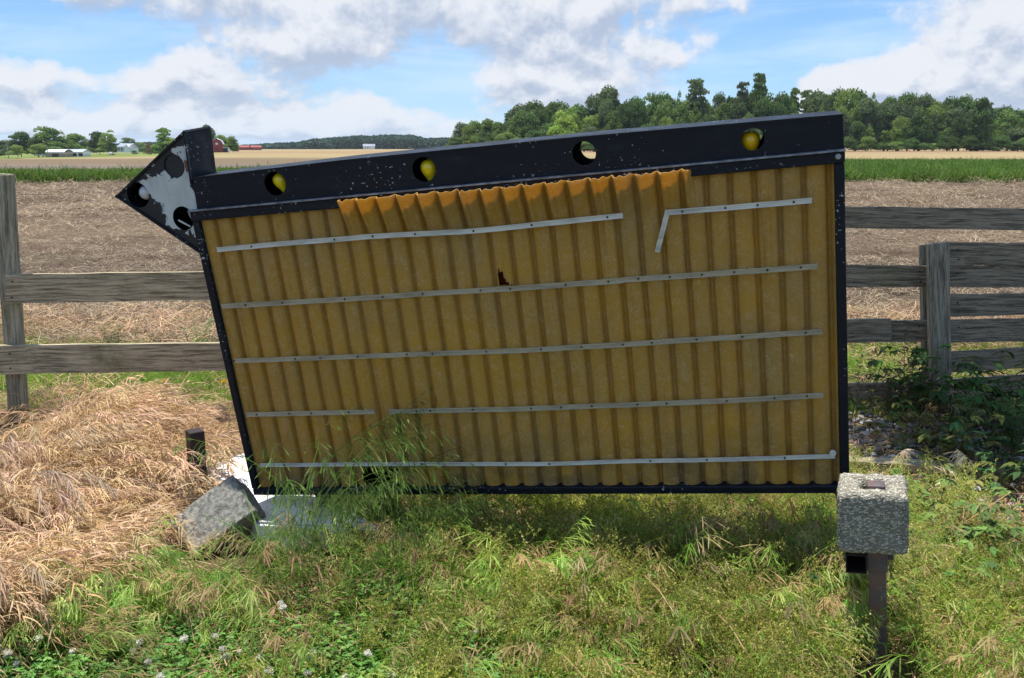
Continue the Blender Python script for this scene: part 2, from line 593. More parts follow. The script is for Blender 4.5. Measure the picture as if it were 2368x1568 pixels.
def mat_rust(name, a=(0.10, 0.085, 0.088), c2=(0.19, 0.10, 0.065), blue=(0.15, 0.155, 0.18)):
    m, N, b, out = new_mat(name)
    tc = N.new('ShaderNodeTexCoord').outputs['Object']
    n = N.noise(tc, 12, 7, 0.65)
    n2 = N.noise(N.mapping(tc, loc=(3, 3, 3)), 40, 5, 0.65)
    c = N.mix(N.smooth(n, 0.40, 0.66), a, c2)
    c = N.mix(N.smooth(n2, 0.5, 0.7, 0, 0.7), c, blue)
    N.l.new(c, b.inputs['Base Color'])
    b.inputs['Roughness'].default_value = 0.62
    b.inputs['Metallic'].default_value = 0.25
    bump(N, b, n2, 0.6, 0.002)
    return m


def mat_white_sheet():
    m, N, b, out = new_mat('dirty_white_enamel')
    tc = N.new('ShaderNodeTexCoord').outputs['Object']
    n = N.noise(tc, 5, 6, 0.62)
    d = N.smooth(n, 0.55, 0.74, 0, 0.85)
    c = N.mix(d, (0.80, 0.80, 0.80), (0.32, 0.22, 0.13))
    c = N.mix(N.math('MULTIPLY', N.math('GREATER_THAN', N.noise(tc, 45, 4, 0.6), 0.68), 0.7), c, (0.25, 0.16, 0.09))
    N.l.new(c, b.inputs['Base Color'])
    b.inputs['Roughness'].default_value = 0.35
    bump(N, b, N.noise(tc, 7, 3, 0.5), 0.3, 0.01)
    return m


def glossy(name, col, rough=0.15, trans=0.0, dirt=0.3):
    m, N, b, out = new_mat(name)
    tc = N.new('ShaderNodeTexCoord').outputs['Object']
    n = N.smooth(N.noise(tc, 30, 5, 0.6), 0.45, 0.75, 0, dirt)
    c = N.mix(n, col, tuple(v * 0.5 for v in col))
    N.l.new(c, b.inputs['Base Color'])
    b.inputs['Roughness'].default_value = rough
    b.inputs['Coat Weight'].default_value = 0.5
    b.inputs['Coat Roughness'].default_value = 0.1
    b.inputs['Transmission Weight'].default_value = trans
    return m


M_BLACK = mat_black_paint()
M_FIBRE = mat_fiberglass()
M_TRACKW = mat_track('white_plastic_track', (0.74, 0.72, 0.64), 0.06)
M_TRACKC = mat_track('clear_plastic_track', (0.62, 0.56, 0.42), 0.36)
M_WOODL = mat_wood('weathered_board', (0.52, 0.435, 0.285), (0.15, 0.125, 0.078), 0.75)
M_WOODR = mat_wood('dark_weathered_board', (0.32, 0.265, 0.19), (0.075, 0.064, 0.047), 0.35)
M_WOODP = mat_wood('weathered_post', (0.40, 0.365, 0.26), (0.12, 0.105, 0.07), 0.75, 'Z')
M_WOODQ = mat_wood('grey_post', (0.34, 0.30, 0.23), (0.085, 0.074, 0.055), 0.25, 'Z')
M_CONC = mat_concrete()
M_RUST = mat_rust('rusty_steel')
M_DARKRUST = mat_rust('dark_rusty_steel', (0.022, 0.015, 0.016), (0.045, 0.020, 0.016), (0.03, 0.024, 0.03))
M_WHITE = mat_white_sheet()
M_YBULB = glossy('yellow_bulb_glass', (0.78, 0.60, 0.01), 0.16)
M_OBULB = glossy('amber_bulb_glass', (0.78, 0.46, 0.008), 0.16)
M_WBULB = glossy('grey_white_bulb_glass', (0.52, 0.53, 0.56), 0.2)
M_BACK = simple('red_brown_back_panel', (0.16, 0.075, 0.05), 0.7, 0, 6, 0.35)
M_SCREW = simple('dark_screw', (0.05, 0.035, 0.025), 0.6, 0.3)
M_BARK = simple('bark', (0.13, 0.105, 0.08), 0.9, 0, 6, 0.35, 0.5)


# ------------------------------------------------------------------ the ground
def terrain(x, y):
    """gentle farmland: level near the sign, sinking about a metre beyond 300 m"""
    x = np.asarray(x, float)
    y = np.asarray(y, float)
    t = np.clip((y - 250) / 250, 0, 1)
    left = np.clip((120 - x) / 160, 0, 1)
    z = -1.15 * t * t * (3 - 2 * t) * left
    t2 = np.clip((y - 90) / 290, 0, 1)
    lf = np.clip((-0.30 - x / np.maximum(y, 1.0)) / 0.2, 0, 1.25)
    z = z - 2.1 * t2 * t2 * (3 - 2 * t2) * lf * lf * (3 - 2 * np.minimum(lf, 1))
    z = z + 0.25 * (fbm(x / 60, y / 60, 2, 5) - 0.5) * np.clip((y - 45) / 60, 0, 1)
    return z


def near_bumps(x, y):
    return 0.05 * (fbm(x * 1.1, y * 1.1, 4, 3) - 0.5)


def grid_sheet(name, xs_of, ys, nx, zf, mat, label=None):
    verts, faces = [], []
    for y in ys:
        half = xs_of(y)
        x = np.linspace(-half, half, nx)
        yy = np.full(nx, y)
        z = zf(x, yy)
        verts.append(np.stack([x, yy, z], 1))
    V = np.concatenate(verts)
    ny = len(ys)
    i, j = np.meshgrid(np.arange(ny - 1), np.arange(nx - 1), indexing='ij')
    a = (i * nx + j).ravel()
    Fc = np.stack([a, a + 1, a + nx + 1, a + nx], 1)
    me = bpy.data.meshes.new(name)
    me.vertices.add(len(V))
    me.vertices.foreach_set('co', V.astype(np.float32).ravel())
    me.loops.add(Fc.size)
    me.loops.foreach_set('vertex_index', Fc.astype(np.int32).ravel())
    me.polygons.add(len(Fc))
    me.polygons.foreach_set('loop_start', np.arange(0, Fc.size, 4, dtype=np.int32))
    me.polygons.foreach_set('loop_total', np.full(len(Fc), 4, dtype=np.int32))
    me.update(calc_edges=True)
    me.validate()
    me.polygons.foreach_set('use_smooth', [True] * len(me.polygons))
    me.materials.append(mat)
    o = bpy.data.objects.new(name, me)
    link(o)
    return tag(o, label, None, None, 'structure')


def ground_mats():
    m, N, b, out = new_mat('verge_soil')
    pos = N.new('ShaderNodeNewGeometry').outputs['Position']
    n = N.noise(pos, 3.0, 8, 0.65)
    f = N.noise(pos, 70, 4, 0.65)
    c = N.mix(N.smooth(n, 0.35, 0.65), (0.055, 0.042, 0.026), (0.115, 0.105, 0.040))
    c = N.mix(N.smooth(f, 0.48, 0.7, 0, 0.8), c, (0.23, 0.17, 0.095))
    N.l.new(c, b.inputs['Base Color'])
    b.inputs['Roughness'].default_value = 0.95
    b.inputs['Specular IOR Level'].default_value = 0.1
    bump(N, b, f, 0.8, 0.02)
    verge = m
    m, N, b, out = new_mat('tilled_soil')
    pos = N.new('ShaderNodeNewGeometry').outputs['Position']
    st = N.mapping(pos, scale=(0.35, 1.6, 1))
    n = N.noise(st, 1.1, 9, 0.72, 0.3)
    f = N.noise(N.mapping(pos, scale=(1, 2.2, 1)), 11, 7, 0.72)
    c = N.mix(N.smooth(f, 0.36, 0.66), (0.060, 0.046, 0.032), (0.172, 0.136, 0.088))
    c = N.mix(N.smooth(n, 0.38, 0.62, 0.85, 0.0), c, (0.065, 0.042, 0.030))
    c = N.mix(N.smooth(N.noise(pos, 0.14, 3, 0.5), 0.4, 0.65, 0, 0.35), c, (0.26, 0.185, 0.12))
    N.l.new(c, b.inputs['Base Color'])
    b.inputs['Roughness'].default_value = 0.95
    b.inputs['Specular IOR Level'].default_value = 0.1
    bump(N, b, N.math('ADD', f, n), 0.7, 0.05)
    tilled = m
    m, N, b, out = new_mat('stubble')
    pos = N.new('ShaderNodeNewGeometry').outputs['Position']
    sp = N.new('ShaderNodeSeparateXYZ', {0: pos})
    x, y = sp.outputs[0], sp.outputs[1]
    wob = N.math('MULTIPLY', N.math('SUBTRACT', N.noise(pos, 0.03, 4, 0.5), 0.5), 26.0)
    yw = N.math('ADD', y, wob)
    f = N.noise(N.mapping(pos, scale=(0.06, 0.5, 1)), 1.0, 8, 0.7)
    row = N.noise(N.mapping(pos, scale=(0.004, 0.30, 1)), 1.0, 4, 0.7)
    c = N.mix(N.smooth(f, 0.35, 0.65), (0.22, 0.165, 0.085), (0.37, 0.29, 0.155))
    # a darker weedy belt just behind the green strip on the left, then pale straw, brown soil and green pasture
    belt = N.math('MULTIPLY', N.smooth(yw, 122, 150, 1, 0), N.smooth(x, -20, 15, 1, 0))
    c = N.mix(N.math('MULTIPLY', belt, 0.85), c, (0.135, 0.10, 0.068))
    brown = N.math('MULTIPLY', N.smooth(yw, 215, 250), N.smooth(yw, 560, 700, 1, 0))
    c = N.mix(N.math('MULTIPLY', brown, 0.55), c, (0.26, 0.165, 0.095))
    c = N.mix(N.smooth(row, 0.45, 0.7, 0, 0.35), c, (0.20, 0.135, 0.07))
    past = N.math('MULTIPLY', N.smooth(yw, 165, 200), N.smooth(N.math('ADD', x, N.math('MULTIPLY', y, 0.30)), -20, 6, 1, 0))
    c = N.mix(N.math('MULTIPLY', past, N.smooth(f, 0.3, 0.6, 0.6, 1.0)), c, (0.155, 0.205, 0.05))
    N.l.new(c, b.inputs['Base Color'])
    b.inputs['Roughness'].default_value = 0.95
    b.inputs['Specular IOR Level'].default_value = 0.05
    stub = m
    m, N, b, out = new_mat('green_strip_soil')
    pos = N.new('ShaderNodeNewGeometry').outputs['Position']
    x = N.new('ShaderNodeSeparateXYZ', {0: pos}).outputs[0]
    f = N.noise(N.mapping(pos, scale=(0.2, 1.0, 1)), 1.0, 7, 0.7)
    c1 = N.mix(N.smooth(f, .35, .65), (0.085, 0.062, 0.042), (0.19, 0.135, 0.088))
    c2 = N.mix(N.smooth(f, .35, .65), (0.04, 0.075, 0.02), (0.075, 0.12, 0.03))
    c = N.mix(N.smooth(x, -16, 4), c1, c2)
    N.l.new(c, b.inputs['Base Color'])
    b.inputs['Roughness'].default_value = 0.95
    return verge, tilled, stub, m


M_VERGE, M_TILL, M_STUB, M_GSTRIP = ground_mats()
STRIP0, STRIP1 = 43.0, 88.0


def half_w(y):
    return max(14.0, 0.9 * abs(y) + 12)


def soil_z(x, y):
    amp = np.clip((y - 7.6) / 1.2, 0, 1)
    clod = fbm(x * 2.6, y * 3.6, 5, 9) - 0.5
    fur = fbm(x * 0.15, y * 1.9, 3, 21) - 0.5
    far = np.clip(y / 20.0, 0.6, 1.6)
    return amp * (0.13 * clod * far + 0.12 * fur * far) + (1 - amp) * near_bumps(x, y)


ys = list(np.linspace(-14, 0, 8)) + list(np.linspace(0.4, 7.6, 90))
grid_sheet('ground', lambda y: 26, ys, 240, near_bumps, M_VERGE)
k = (STRIP0 / 7.6) ** (1 / 330)
ys = [7.6 * k ** i for i in range(331)]
grid_sheet('tilled_field', lambda y: max(26, 0.62 * y + 3), ys, 520, lambda x, y: soil_z(x, y) if y[0] < STRIP0 - .01 else 0 * x, M_TILL)
grid_sheet('grass_strip_ground', half_w, list(np.linspace(STRIP0, STRIP1, 12)), 60,
           lambda x, y: 0 * x if y[0] < STRIP0 + .01 else terrain(x, y), M_GSTRIP)
ys = [STRIP1 * (9000 / STRIP1) ** (i / 110) for i in range(111)]
grid_sheet('stubble_field', half_w, ys, 160, terrain, M_STUB)


# ------------------------------------------------------------------ plant meshes (shared, instanced)
class MB:
    def __init__(self):
        self.v, self.f, self.c = [], [], []

    def ribbon(self, pts, w0, w1, col0, col1=None, side=None):
        pts = [Vector(p) for p in pts]
        col1 = col1 or col0
        n = len(pts)
        if side is None:
            d = pts[-1] - pts[0]
            a = random.uniform(0, math.pi)
            side = Vector((math.cos(a), math.sin(a), 0.15))
            side = (side - d.normalized() * side.dot(d.normalized())) if d.length > 0 else side
            side.normalize()
        base = len(self.v)
        for i, p in enumerate(pts):
            t = i / (n - 1)
            w = (w0 + (w1 - w0) * t) * 0.5
            self.v.append(p - side * w)
            self.v.append(p + side * w)
            c = [col0[k] + (col1[k] - col0[k]) * t for k in range(3)] + [1]
            self.c.append(c)
            self.c.append(c)
        for i in range(n - 1):
            a = base + 2 * i
            self.f.append((a, a + 1, a + 3, a + 2))

    def leaf(self, p, d, up, L, w, col, fold=0.25, droop=0.0, col2=None):
        """pointed leaf: 2 x 3 quads/tris with a fold along the midrib"""
        p, d, up = Vector(p), Vector(d).normalized(), Vector(up)
        s = d.cross(up)
        if s.length < 1e-4:
            s = d.orthogonal()
        s.normalize()
        u = s.cross(d).normalized()
        base = len(self.v)
        prof = ((0.0, 0.08), (0.3, 0.85), (0.62, 0.9), (1.0, 0.02))
        for t, ww in prof:
            q = p + d * (L * t) - u * (droop * L * t * t)
            self.v += [q - s * (w * ww / 2) + u * (fold * w * ww / 2), q, q + s * (w * ww / 2) + u * (fold * w * ww / 2)]
            for _ in range(3):
                c = col2 if (col2 and t > 0.6) else col
                self.c.append([*c, 1])
        for i in range(3):
            a = base + 3 * i
            self.f += [(a, a + 1, a + 4, a + 3), (a + 1, a + 2, a + 5, a + 4)]

    def quad(self, p, s, u, col):
        b = len(self.v)
        p, s, u = Vector(p), Vector(s), Vector(u)
        self.v += [p - s - u, p + s - u, p + s + u, p - s + u]
        self.c += [[*col, 1]] * 4
        self.f.append((b, b + 1, b + 2, b + 3))

    def blob(self, p, r, col, n=5, squash=1.0):
        """little round body (octahedron-like, two rings)"""
        b = len(self.v)
        p = Vector(p)
        self.v.append(p + Vector((0, 0, r * squash)))
        self.c.append([*col, 1])
        for k in range(n):
            t = 2 * math.pi * k / n
            self.v.append(p + Vector((math.cos(t) * r, math.sin(t) * r, 0)))
            self.c.append([*col, 1])
        self.v.append(p - Vector((0, 0, r * squash)))
        self.c.append([*col, 1])
        for k in range(n):
            a, c = b + 1 + k, b + 1 + (k + 1) % n
            self.f += [(b, a, c), (b + n + 1, c, a)]

    def build(self, name, mat, parent=None, linkit=True, smooth=False):
        return mesh_obj(name, self.v, self.f, mat, parent, smooth, self.c, linkit)


def rc(col, v=0.2, h=0.06):
    k = random.uniform(1 - v, 1 + v)
    return tuple(max(0.0, c * k * random.uniform(1 - h, 1 + h)) for c in col)


def uni(a, b):
    return random.uniform(a, b)


TAN, TAN2, PINK = (0.43, 0.275, 0.130), (0.54, 0.385, 0.215), (0.41, 0.235, 0.145)
GREEN, GREEN2, YGREEN = (0.15, 0.34, 0.045), (0.23, 0.45, 0.065), (0.40, 0.55, 0.11)


def arch(p, az, L, lift, bend, n=6, wob=0.02):
    """stem that rises and bows over in direction az"""
    pts = []
    ang = lift
    q = Vector(p)
    pts.append(q.copy())
    for i in range(n):
        step = L / n
        q = q + Vector((math.cos(az) * math.cos(ang), math.sin(az) * math.cos(ang), math.sin(ang))) * step
        q += Vector((uni(-wob, wob), uni(-wob, wob), 0)) * step * 2
        ang -= bend / n
        pts.append(q.copy())
    return pts


def tuft_dry(seed, lean):
    """matted dry brome: long bowed stems with drooping feathery heads; lean = wind direction"""
    random.seed(seed)
    mb = MB()
    for i in range(34):
        az = lean + random.gauss(0, 0.75)
        p = (random.gauss(0, 0.07), random.gauss(0, 0.07), -0.01)
        L = uni(0.26, 0.52)
        col = rc(random.choice((TAN, TAN, PINK, TAN2)), 0.22)
        pts = arch(p, az, L, uni(0.7, 1.35), uni(1.2, 2.3), 6, 0.05)
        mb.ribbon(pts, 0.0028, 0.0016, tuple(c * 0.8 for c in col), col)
        if random.random() < 0.72:
            hc = rc(random.choice((TAN2, TAN, (0.58, 0.40, 0.27))), 0.2)
            for k in range(13):
                j = random.choice((3, 4, 4, 5, 5, 6))
                q = pts[j] + (pts[j - 1] - pts[j]) * random.random()
                a2 = az + random.gauss(0, 0.5)
                d = arch(q, a2, uni(0.045, 0.085), uni(-0.4, 0.3), uni(0.6, 1.5), 3, 0.03)
                mb.ribbon(d, 0.0052, 0.0012, hc, tuple(min(1, c * 1.25) for c in hc))
    for i in range(26):
        az = uni(0, 6.28)
        p = (random.gauss(0, 0.10), random.gauss(0, 0.10), 0.0)
        mb.ribbon(arch(p, az, uni(0.12, 0.3), uni(0.1, 0.9), uni(0.4, 1.8), 4, 0.1), 0.004, 0.001,
                  rc((0.36, 0.22, 0.12), 0.3), rc((0.52, 0.35, 0.18), 0.3))
    return mb


def dry_heads(seed, lean):
    random.seed(seed)
    mb = MB()
    for i in range(7):
        az = lean + random.gauss(0, 0.35)
        p = (random.gauss(0, 0.06), random.gauss(0, 0.05), 0)
        col = rc((0.50, 0.34, 0.19), 0.2)
        pts = arch(p, az, uni(0.28, 0.42), uni(0.95, 1.35), uni(1.5, 2.3), 9, 0.03)
        mb.ribbon(pts, 0.0026, 0.0016, col)
        hc = rc(random.choice(((0.58, 0.43, 0.25), (0.52, 0.37, 0.22), (0.46, 0.33, 0.23))), 0.15)
        for k in range(26):
            t = uni(5.0, 8.99)
            j = int(t)
            q = pts[j] + (pts[j + 1] - pts[j]) * (t - j)
            d = arch(q, az + random.gauss(0, .35), uni(.05, .085), uni(-1.1, -.2), uni(.2, .7), 3, .02)
            mb.ribbon(d, .0045, .0010, hc, tuple(min(1, c * 1.3) for c in hc))
    return mb


def tuft_brome(seed, lean, dryness=0.0):
    """green to purple brome with nodding spikelets"""
    random.seed(seed)
    mb = MB()
    for i in range(20):
        az = lean + random.gauss(0, 1.0)
        p = (random.gauss(0, 0.055), random.gauss(0, 0.055), -0.01)
        L = uni(0.20, 0.42)
        gc = rc(random.choice((GREEN, GREEN2, YGREEN)) if random.random() > dryness else PINK, 0.25)
        pts = arch(p, az, L, uni(1.15, 1.55), uni(0.8, 1.9), 6, 0.03)
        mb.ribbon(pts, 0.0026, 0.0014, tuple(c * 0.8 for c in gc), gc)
        if random.random() < 0.8:
            hc = rc(random.choice(((0.33, 0.46, 0.12), (0.44, 0.50, 0.18), (0.46, 0.36, 0.20), (0.24, 0.42, 0.10))), 0.2)
            if random.random() < dryness:
                hc = rc((0.44, 0.32, 0.17), 0.2)
            for k in range(14):
                j = random.choice((4, 5, 5, 6, 6))
                q = pts[j] + (pts[j - 1] - pts[j]) * random.random()
                a2 = az + random.gauss(0, 0.6)
                d = arch(q, a2, uni(0.03, 0.065), uni(-1.0, 0.0), uni(0.3, 0.9), 2, 0.0)
                mb.ribbon(d, 0.0015, 0.0046, hc, hc)
                e = d[-1] - d[-2]
                mb.ribbon([d[-1], d[-1] + e * 0.9], 0.0046, 0.0006, hc, tuple(c * 1.3 for c in hc))
    for i in range(14):
        az = uni(0, 6.28)
        p = (random.gauss(0, 0.05), random.gauss(0, 0.05), 0)
        mb.ribbon(arch(p, az, uni(0.10, 0.26), uni(0.8, 1.5), uni(0.5, 1.6), 5, 0.04), 0.0055, 0.001,
                  rc(GREEN, 0.25), rc(GREEN2 if random.random() > .3 else YGREEN, 0.25))
    return mb


def tuft_blades(seed, h=0.16, cols=(GREEN, GREEN2, YGREEN), n=34, spread=0.07, w=0.005):
    random.seed(seed)
    mb = MB()
    for i in range(n):
        az = uni(0, 6.28)
        p = (random.gauss(0, spread), random.gauss(0, spread), -0.01)
        c = rc(random.choice(cols), 0.3)
        mb.ribbon(arch(p, az, uni(0.5, 1.2) * h, uni(0.9, 1.55), uni(0.3, 1.8), 4, 0.04), w, 0.001,
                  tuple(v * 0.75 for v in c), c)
    return mb


def tuft_clover(seed):
    random.seed(seed)
    mb = MB()
    for i in range(34):
        x, y = random.gauss(0, 0.07), random.gauss(0, 0.07)
        h = uni(0.03, 0.11)
        top = Vector((x + uni(-.02, .02), y + uni(-.02, .02), h))
        c = rc(random.choice(((0.085, 0.22, 0.035), (0.12, 0.28, 0.055), (0.17, 0.34, 0.08))), 0.22)
        mb.ribbon([(x, y, 0), top], 0.002, 0.0015, c)
        a0 = uni(0, 6.28)
        tilt = uni(-0.25, 0.35)
        for k in range(3):
            a = a0 + k * 2.094
            d = Vector((math.cos(a), math.sin(a), tilt))
            mb.leaf(top, d, (0, 0, 1), uni(0.011, 0.017), uni(0.010, 0.014), c, 0.2)
    return mb


def tuft_seedy(seed, col=(0.42, 0.45, 0.11)):
    """fine branched weed full of tiny seed pods"""
    random.seed(seed)
    mb = MB()
    for i in range(8):
        az = uni(0, 6.28)
        p = (random.gauss(0, 0.05), random.gauss(0, 0.05), 0)
        pts = arch(p, az, uni(0.16, 0.34), uni(1.1, 1.55), uni(0.1, 0.7), 5, 0.04)
        sc = rc((0.26, 0.28, 0.08), 0.25)
        mb.ribbon(pts, 0.0025, 0.0014, sc)
        for j in range(2, 6):
            for b in range(3):
                q = pts[j - 1] + (pts[j] - pts[j - 1]) * random.random()
                a2 = uni(0, 6.28)
                br = arch(q, a2, uni(0.04, 0.10), uni(0.3, 1.1), uni(-0.4, 0.5), 3, 0.05)
                bc = rc(col, 0.2)
                mb.ribbon(br, 0.0014, 0.0012, bc)
                for s in range(9):
                    t = random.random() * 2.99
                    kk = int(t)
                    w = br[kk] + (br[kk + 1] - br[kk]) * (t - kk)
                    off = Vector((uni(-1, 1), uni(-1, 1), uni(-.4, 1))) * 0.007
                    r = uni(0.0018, 0.0034)
                    n = Vector((uni(-1, 1), uni(-1, 1), uni(-1, 1))).normalized()
                    s1 = n.orthogonal().normalized() * r
                    mb.quad(w + off, s1, n.cross(s1), rc(random.choice((col, (0.50, 0.43, 0.18), (0.24, 0.30, 0.07))), 0.3))
        for k in range(4):
            a = uni(0, 6.28)
            q = pts[random.choice((0, 1, 2))]
            mb.leaf(q, (math.cos(a), math.sin(a), 0.4), (0, 0, 1), uni(0.02, 0.05), uni(0.005, 0.010), rc(GREEN2, .2), droop=.4)
    return mb


def thatch(seed, cols, n=60, r=0.16, L=(0.05, 0.16), w=0.0032, zmax=0.03):
    random.seed(seed)
    mb = MB()
    for i in range(n):
        a, rr = uni(0, 6.28), r * math.sqrt(random.random())
        p = Vector((math.cos(a) * rr, math.sin(a) * rr, uni(0.002, zmax)))
        az = uni(0, 6.28)
        mb.ribbon(arch(p, az, uni(*L), uni(-0.1, 0.5), uni(-0.2, 0.9), 3, 0.15), w, w * 0.6, rc(random.choice(cols), 0.3),
                  side=Vector((-math.sin(az), math.cos(az), uni(-.5, .5))).normalized())
    return mb


def stones(seed):
    random.seed(seed)
    mb = MB()
    for i in range(18):
        p = Vector((random.gauss(0, 0.10), random.gauss(0, 0.10), uni(0.0, 0.012)))
        r = uni(0.007, 0.022)
        k = uni(0.20, 0.42)
        col = (k, k * 0.99, k * 1.02)
        b = len(mb.v)
        n = 7
        for ring, (rr, zz) in enumerate(((0.75, -0.4), (1.0, 0.1), (0.6, 0.62))):
            for q in range(n):
                t = 2 * math.pi * q / n
                mb.v.append(p + Vector((math.cos(t) * rr * r * uni(.8, 1.2), math.sin(t) * rr * r * 0.8 * uni(.8, 1.2), zz * r * 0.6)))
                mb.c.append([*rc(col, 0.06, 0.01), 1])
        for ring in range(2):
            for q in range(n):
                a, c = b + ring * n + q, b + ring * n + (q + 1) % n
                mb.f.append((a, c, c + n, a + n))
        mb.f.append(tuple(b + 2 * n + q for q in range(n)))
    return mb


def col_of(name, mbs, mat):
    c = bpy.data.collections.new(name)
    for i, mb in enumerate(mbs):
        c.objects.link(mb.build(name + '_piece_%02d' % i, mat, linkit=False))
    return c


def gn_scatter(name, coll, n_var, pts, rots, scls, label, cat):
    """one object whose vertices each carry one shared plant mesh"""
    pts = np.asarray(pts, np.float32)
    n = len(pts)
    me = bpy.data.meshes.new(name)
    me.vertices.add(n)
    me.vertices.foreach_set('co', pts.ravel())
    a = me.attributes.new('rot', 'FLOAT_VECTOR', 'POINT')
    a.data.foreach_set('vector', np.asarray(rots, np.float32).ravel())
    a = me.attributes.new('scl', 'FLOAT_VECTOR', 'POINT')
    s = np.asarray(scls, np.float32)
    if s.ndim == 1:
        s = np.stack([s, s, s], 1)
    a.data.foreach_set('vector', s.ravel())
    a = me.attributes.new('idx', 'INT', 'POINT')
    a.data.foreach_set('value', RNG.integers(0, n_var, n).astype(np.int32))
    me.update()
    o = bpy.data.objects.new(name, me)
    link(o)
    g = bpy.data.node_groups.new(name + '_nodes', 'GeometryNodeTree')
    g.interface.new_socket('Geometry', in_out='INPUT', socket_type='NodeSocketGeometry')
    g.interface.new_socket('Geometry', in_out='OUTPUT', socket_type='NodeSocketGeometry')
    gi, go = g.nodes.new('NodeGroupInput'), g.nodes.new('NodeGroupOutput')
    ci = g.nodes.new('GeometryNodeCollectionInfo')
    ci.inputs['Collection'].default_value = coll
    ci.inputs['Separate Children'].default_value = True
    ci.inputs['Reset Children'].default_value = True
    iop = g.nodes.new('GeometryNodeInstanceOnPoints')
    iop.inputs['Pick Instance'].default_value = True

    def attr(nm, dt):
        q = g.nodes.new('GeometryNodeInputNamedAttribute')
        q.data_type = dt
        q.inputs[0].default_value = nm
        return q.outputs[0]
    g.links.new(gi.outputs[0], iop.inputs['Points'])
    g.links.new(ci.outputs[0], iop.inputs['Instance'])
    g.links.new(attr('idx', 'INT'), iop.inputs['Instance Index'])
    er = g.nodes.new('FunctionNodeEulerToRotation')
    g.links.new(attr('rot', 'FLOAT_VECTOR'), er.inputs[0])
    g.links.new(er.outputs[0], iop.inputs['Rotation'])
    g.links.new(attr('scl', 'FLOAT_VECTOR'), iop.inputs['Scale'])
    g.links.new(iop.outputs[0], go.inputs[0])
    md = o.modifiers.new('scatter', 'NODES')
    md.node_group = g
    return tag(o, label, cat, None, 'stuff')


def in_poly(x, y, poly):
    inside = np.zeros(len(x), bool)
    n = len(poly)
    for i in range(n):
        x0, y0 = poly[i]
        x1, y1 = poly[(i + 1) % n]
        c = ((y0 > y) != (y1 > y)) & (x < (x1 - x0) * (y - y0) / (y1 - y0 + 1e-12) + x0)
        inside ^= c
    return inside


def zone(pxpoly, z=0.0):
    return [tuple(gnd(px, py, z)[:2]) for px, py in pxpoly]


def scatter(dens, bounds, fn=None, soft=0.1):
    x0, x1, y0, y1 = bounds
    n = int(dens * (x1 - x0) * (y1 - y0))
    x, y = RNG.uniform(x0, x1, n), RNG.uniform(y0, y1, n)
    if fn is not None:
        p = fn(x + RNG.normal(0, soft, n), y + RNG.normal(0, soft, n))
        k = RNG.random(n) < p
        x, y = x[k], y[k]
    vis = np.abs(x) < 0.62 * y + 0.9
    return x[vis], y[vis]


def put(x, y, zf=near_bumps, dz=-0.01):
    return np.stack([x, y, zf(x, y) + dz], 1)


def rots(n, free=True, tilt=0.12, az=0.0, sd=0.6):
    rz = RNG.uniform(0, 2 * math.pi, n) if free else RNG.normal(az, sd, n)
    return np.stack([RNG.normal(0, tilt, n), RNG.normal(0, tilt, n), rz], 1)


# ------------------------------------------------------------------ THE SIGN (own frame: x right, y away, z up)
c_ = lambda px, py: np.array([px - CX, CY - py, F])
TLc, TRc, BRc, BLc = (ray(445, 490), ray(1950, 350), ray(1962, 1137), ray(590, 1142))
sol = np.linalg.solve(np.array([TLc, BRc, -BLc]).T, TRc)
TL3, TR3, BR3, BL3 = TLc * sol[0], TRc, BRc * sol[1], BLc * sol[2]
kk = 2.44 / np.linalg.norm(TR3 - TL3)
TL3, TR3, BR3, BL3 = [CAM + p * kk for p in (TL3, TR3, BR3, BL3)]
ex = Vector(TR3 - TL3).normalized()
ez = Vector(TL3 - BL3)
ez = (ez - ex * ez.dot(ex)).normalized()
ey = ez.cross(ex)
S_ORG = Vector(BL3)
S_MAT = Matrix(((ex.x, ey.x, ez.x, S_ORG.x), (ex.y, ey.y, ez.y, S_ORG.y), (ex.z, ey.z, ez.z, S_ORG.z), (0, 0, 0, 1)))
S_W = float(np.linalg.norm(TR3 - TL3))
S_H = float(np.linalg.norm(TL3 - BL3))


def sp(px, py, off=0.0):
    """photo position -> sign-frame (x, z) on the plane y = off"""
    d = Vector(ray(px, py))
    o = Vector(CAM)
    t = ((S_ORG + ey * off) - o).dot(ey) / d.dot(ey)
    p = o + d * t - S_ORG
    return p.dot(ex), p.dot(ez)


sign = bpy.data.objects.new('arrow_sign', None)
sign.matrix_world = S_MAT
link(sign)
tag(sign, 'large leaning roadside sign with corrugated amber panel and black arrow bar on top', 'sign')


def sbox(name, lo, hi, mat, bev=0.003, parent=sign):
    bm = bmesh.new()
    box_bm(bm, lo, hi)
    if bev:
        bevel_all(bm, bev, 1)
    return from_bm(name, bm, mat, parent)


# frame: four black angle rails, mitre-free (butted), proud of the panel
FR = 0.030
zt_in = S_H - 0.040
quadpts = {}
sbox('frame_rail', (-0.004, -0.016, S_H - 0.036), (S_W + 0.004, 0.040, S_H + 0.002), M_BLACK)      # top
sbox('frame_rail', (0.0, -0.014, 0.0), (S_W, 0.040, 0.030), M_BLACK)                              # bottom
sbox('frame_rail', (-0.002, -0.0145, 0.031), (0.026, 0.042, S_H - 0.037), M_BLACK)                # left
sbox('frame_rail', (S_W - 0.030, -0.0145, 0.031), (S_W + 0.002, 0.042, S_H - 0.037), M_BLACK)     # right
# drip lip along the foot of the arrow bar
sbox('edge_trim', (-0.006, -0.024, S_H + 0.0025), (S_W + 0.006, 0.010, S_H + 0.0085), simple('worn_trim', (0.20, 0.21, 0.235), 0.5, 0.3, 30, 0.5), 0.001)
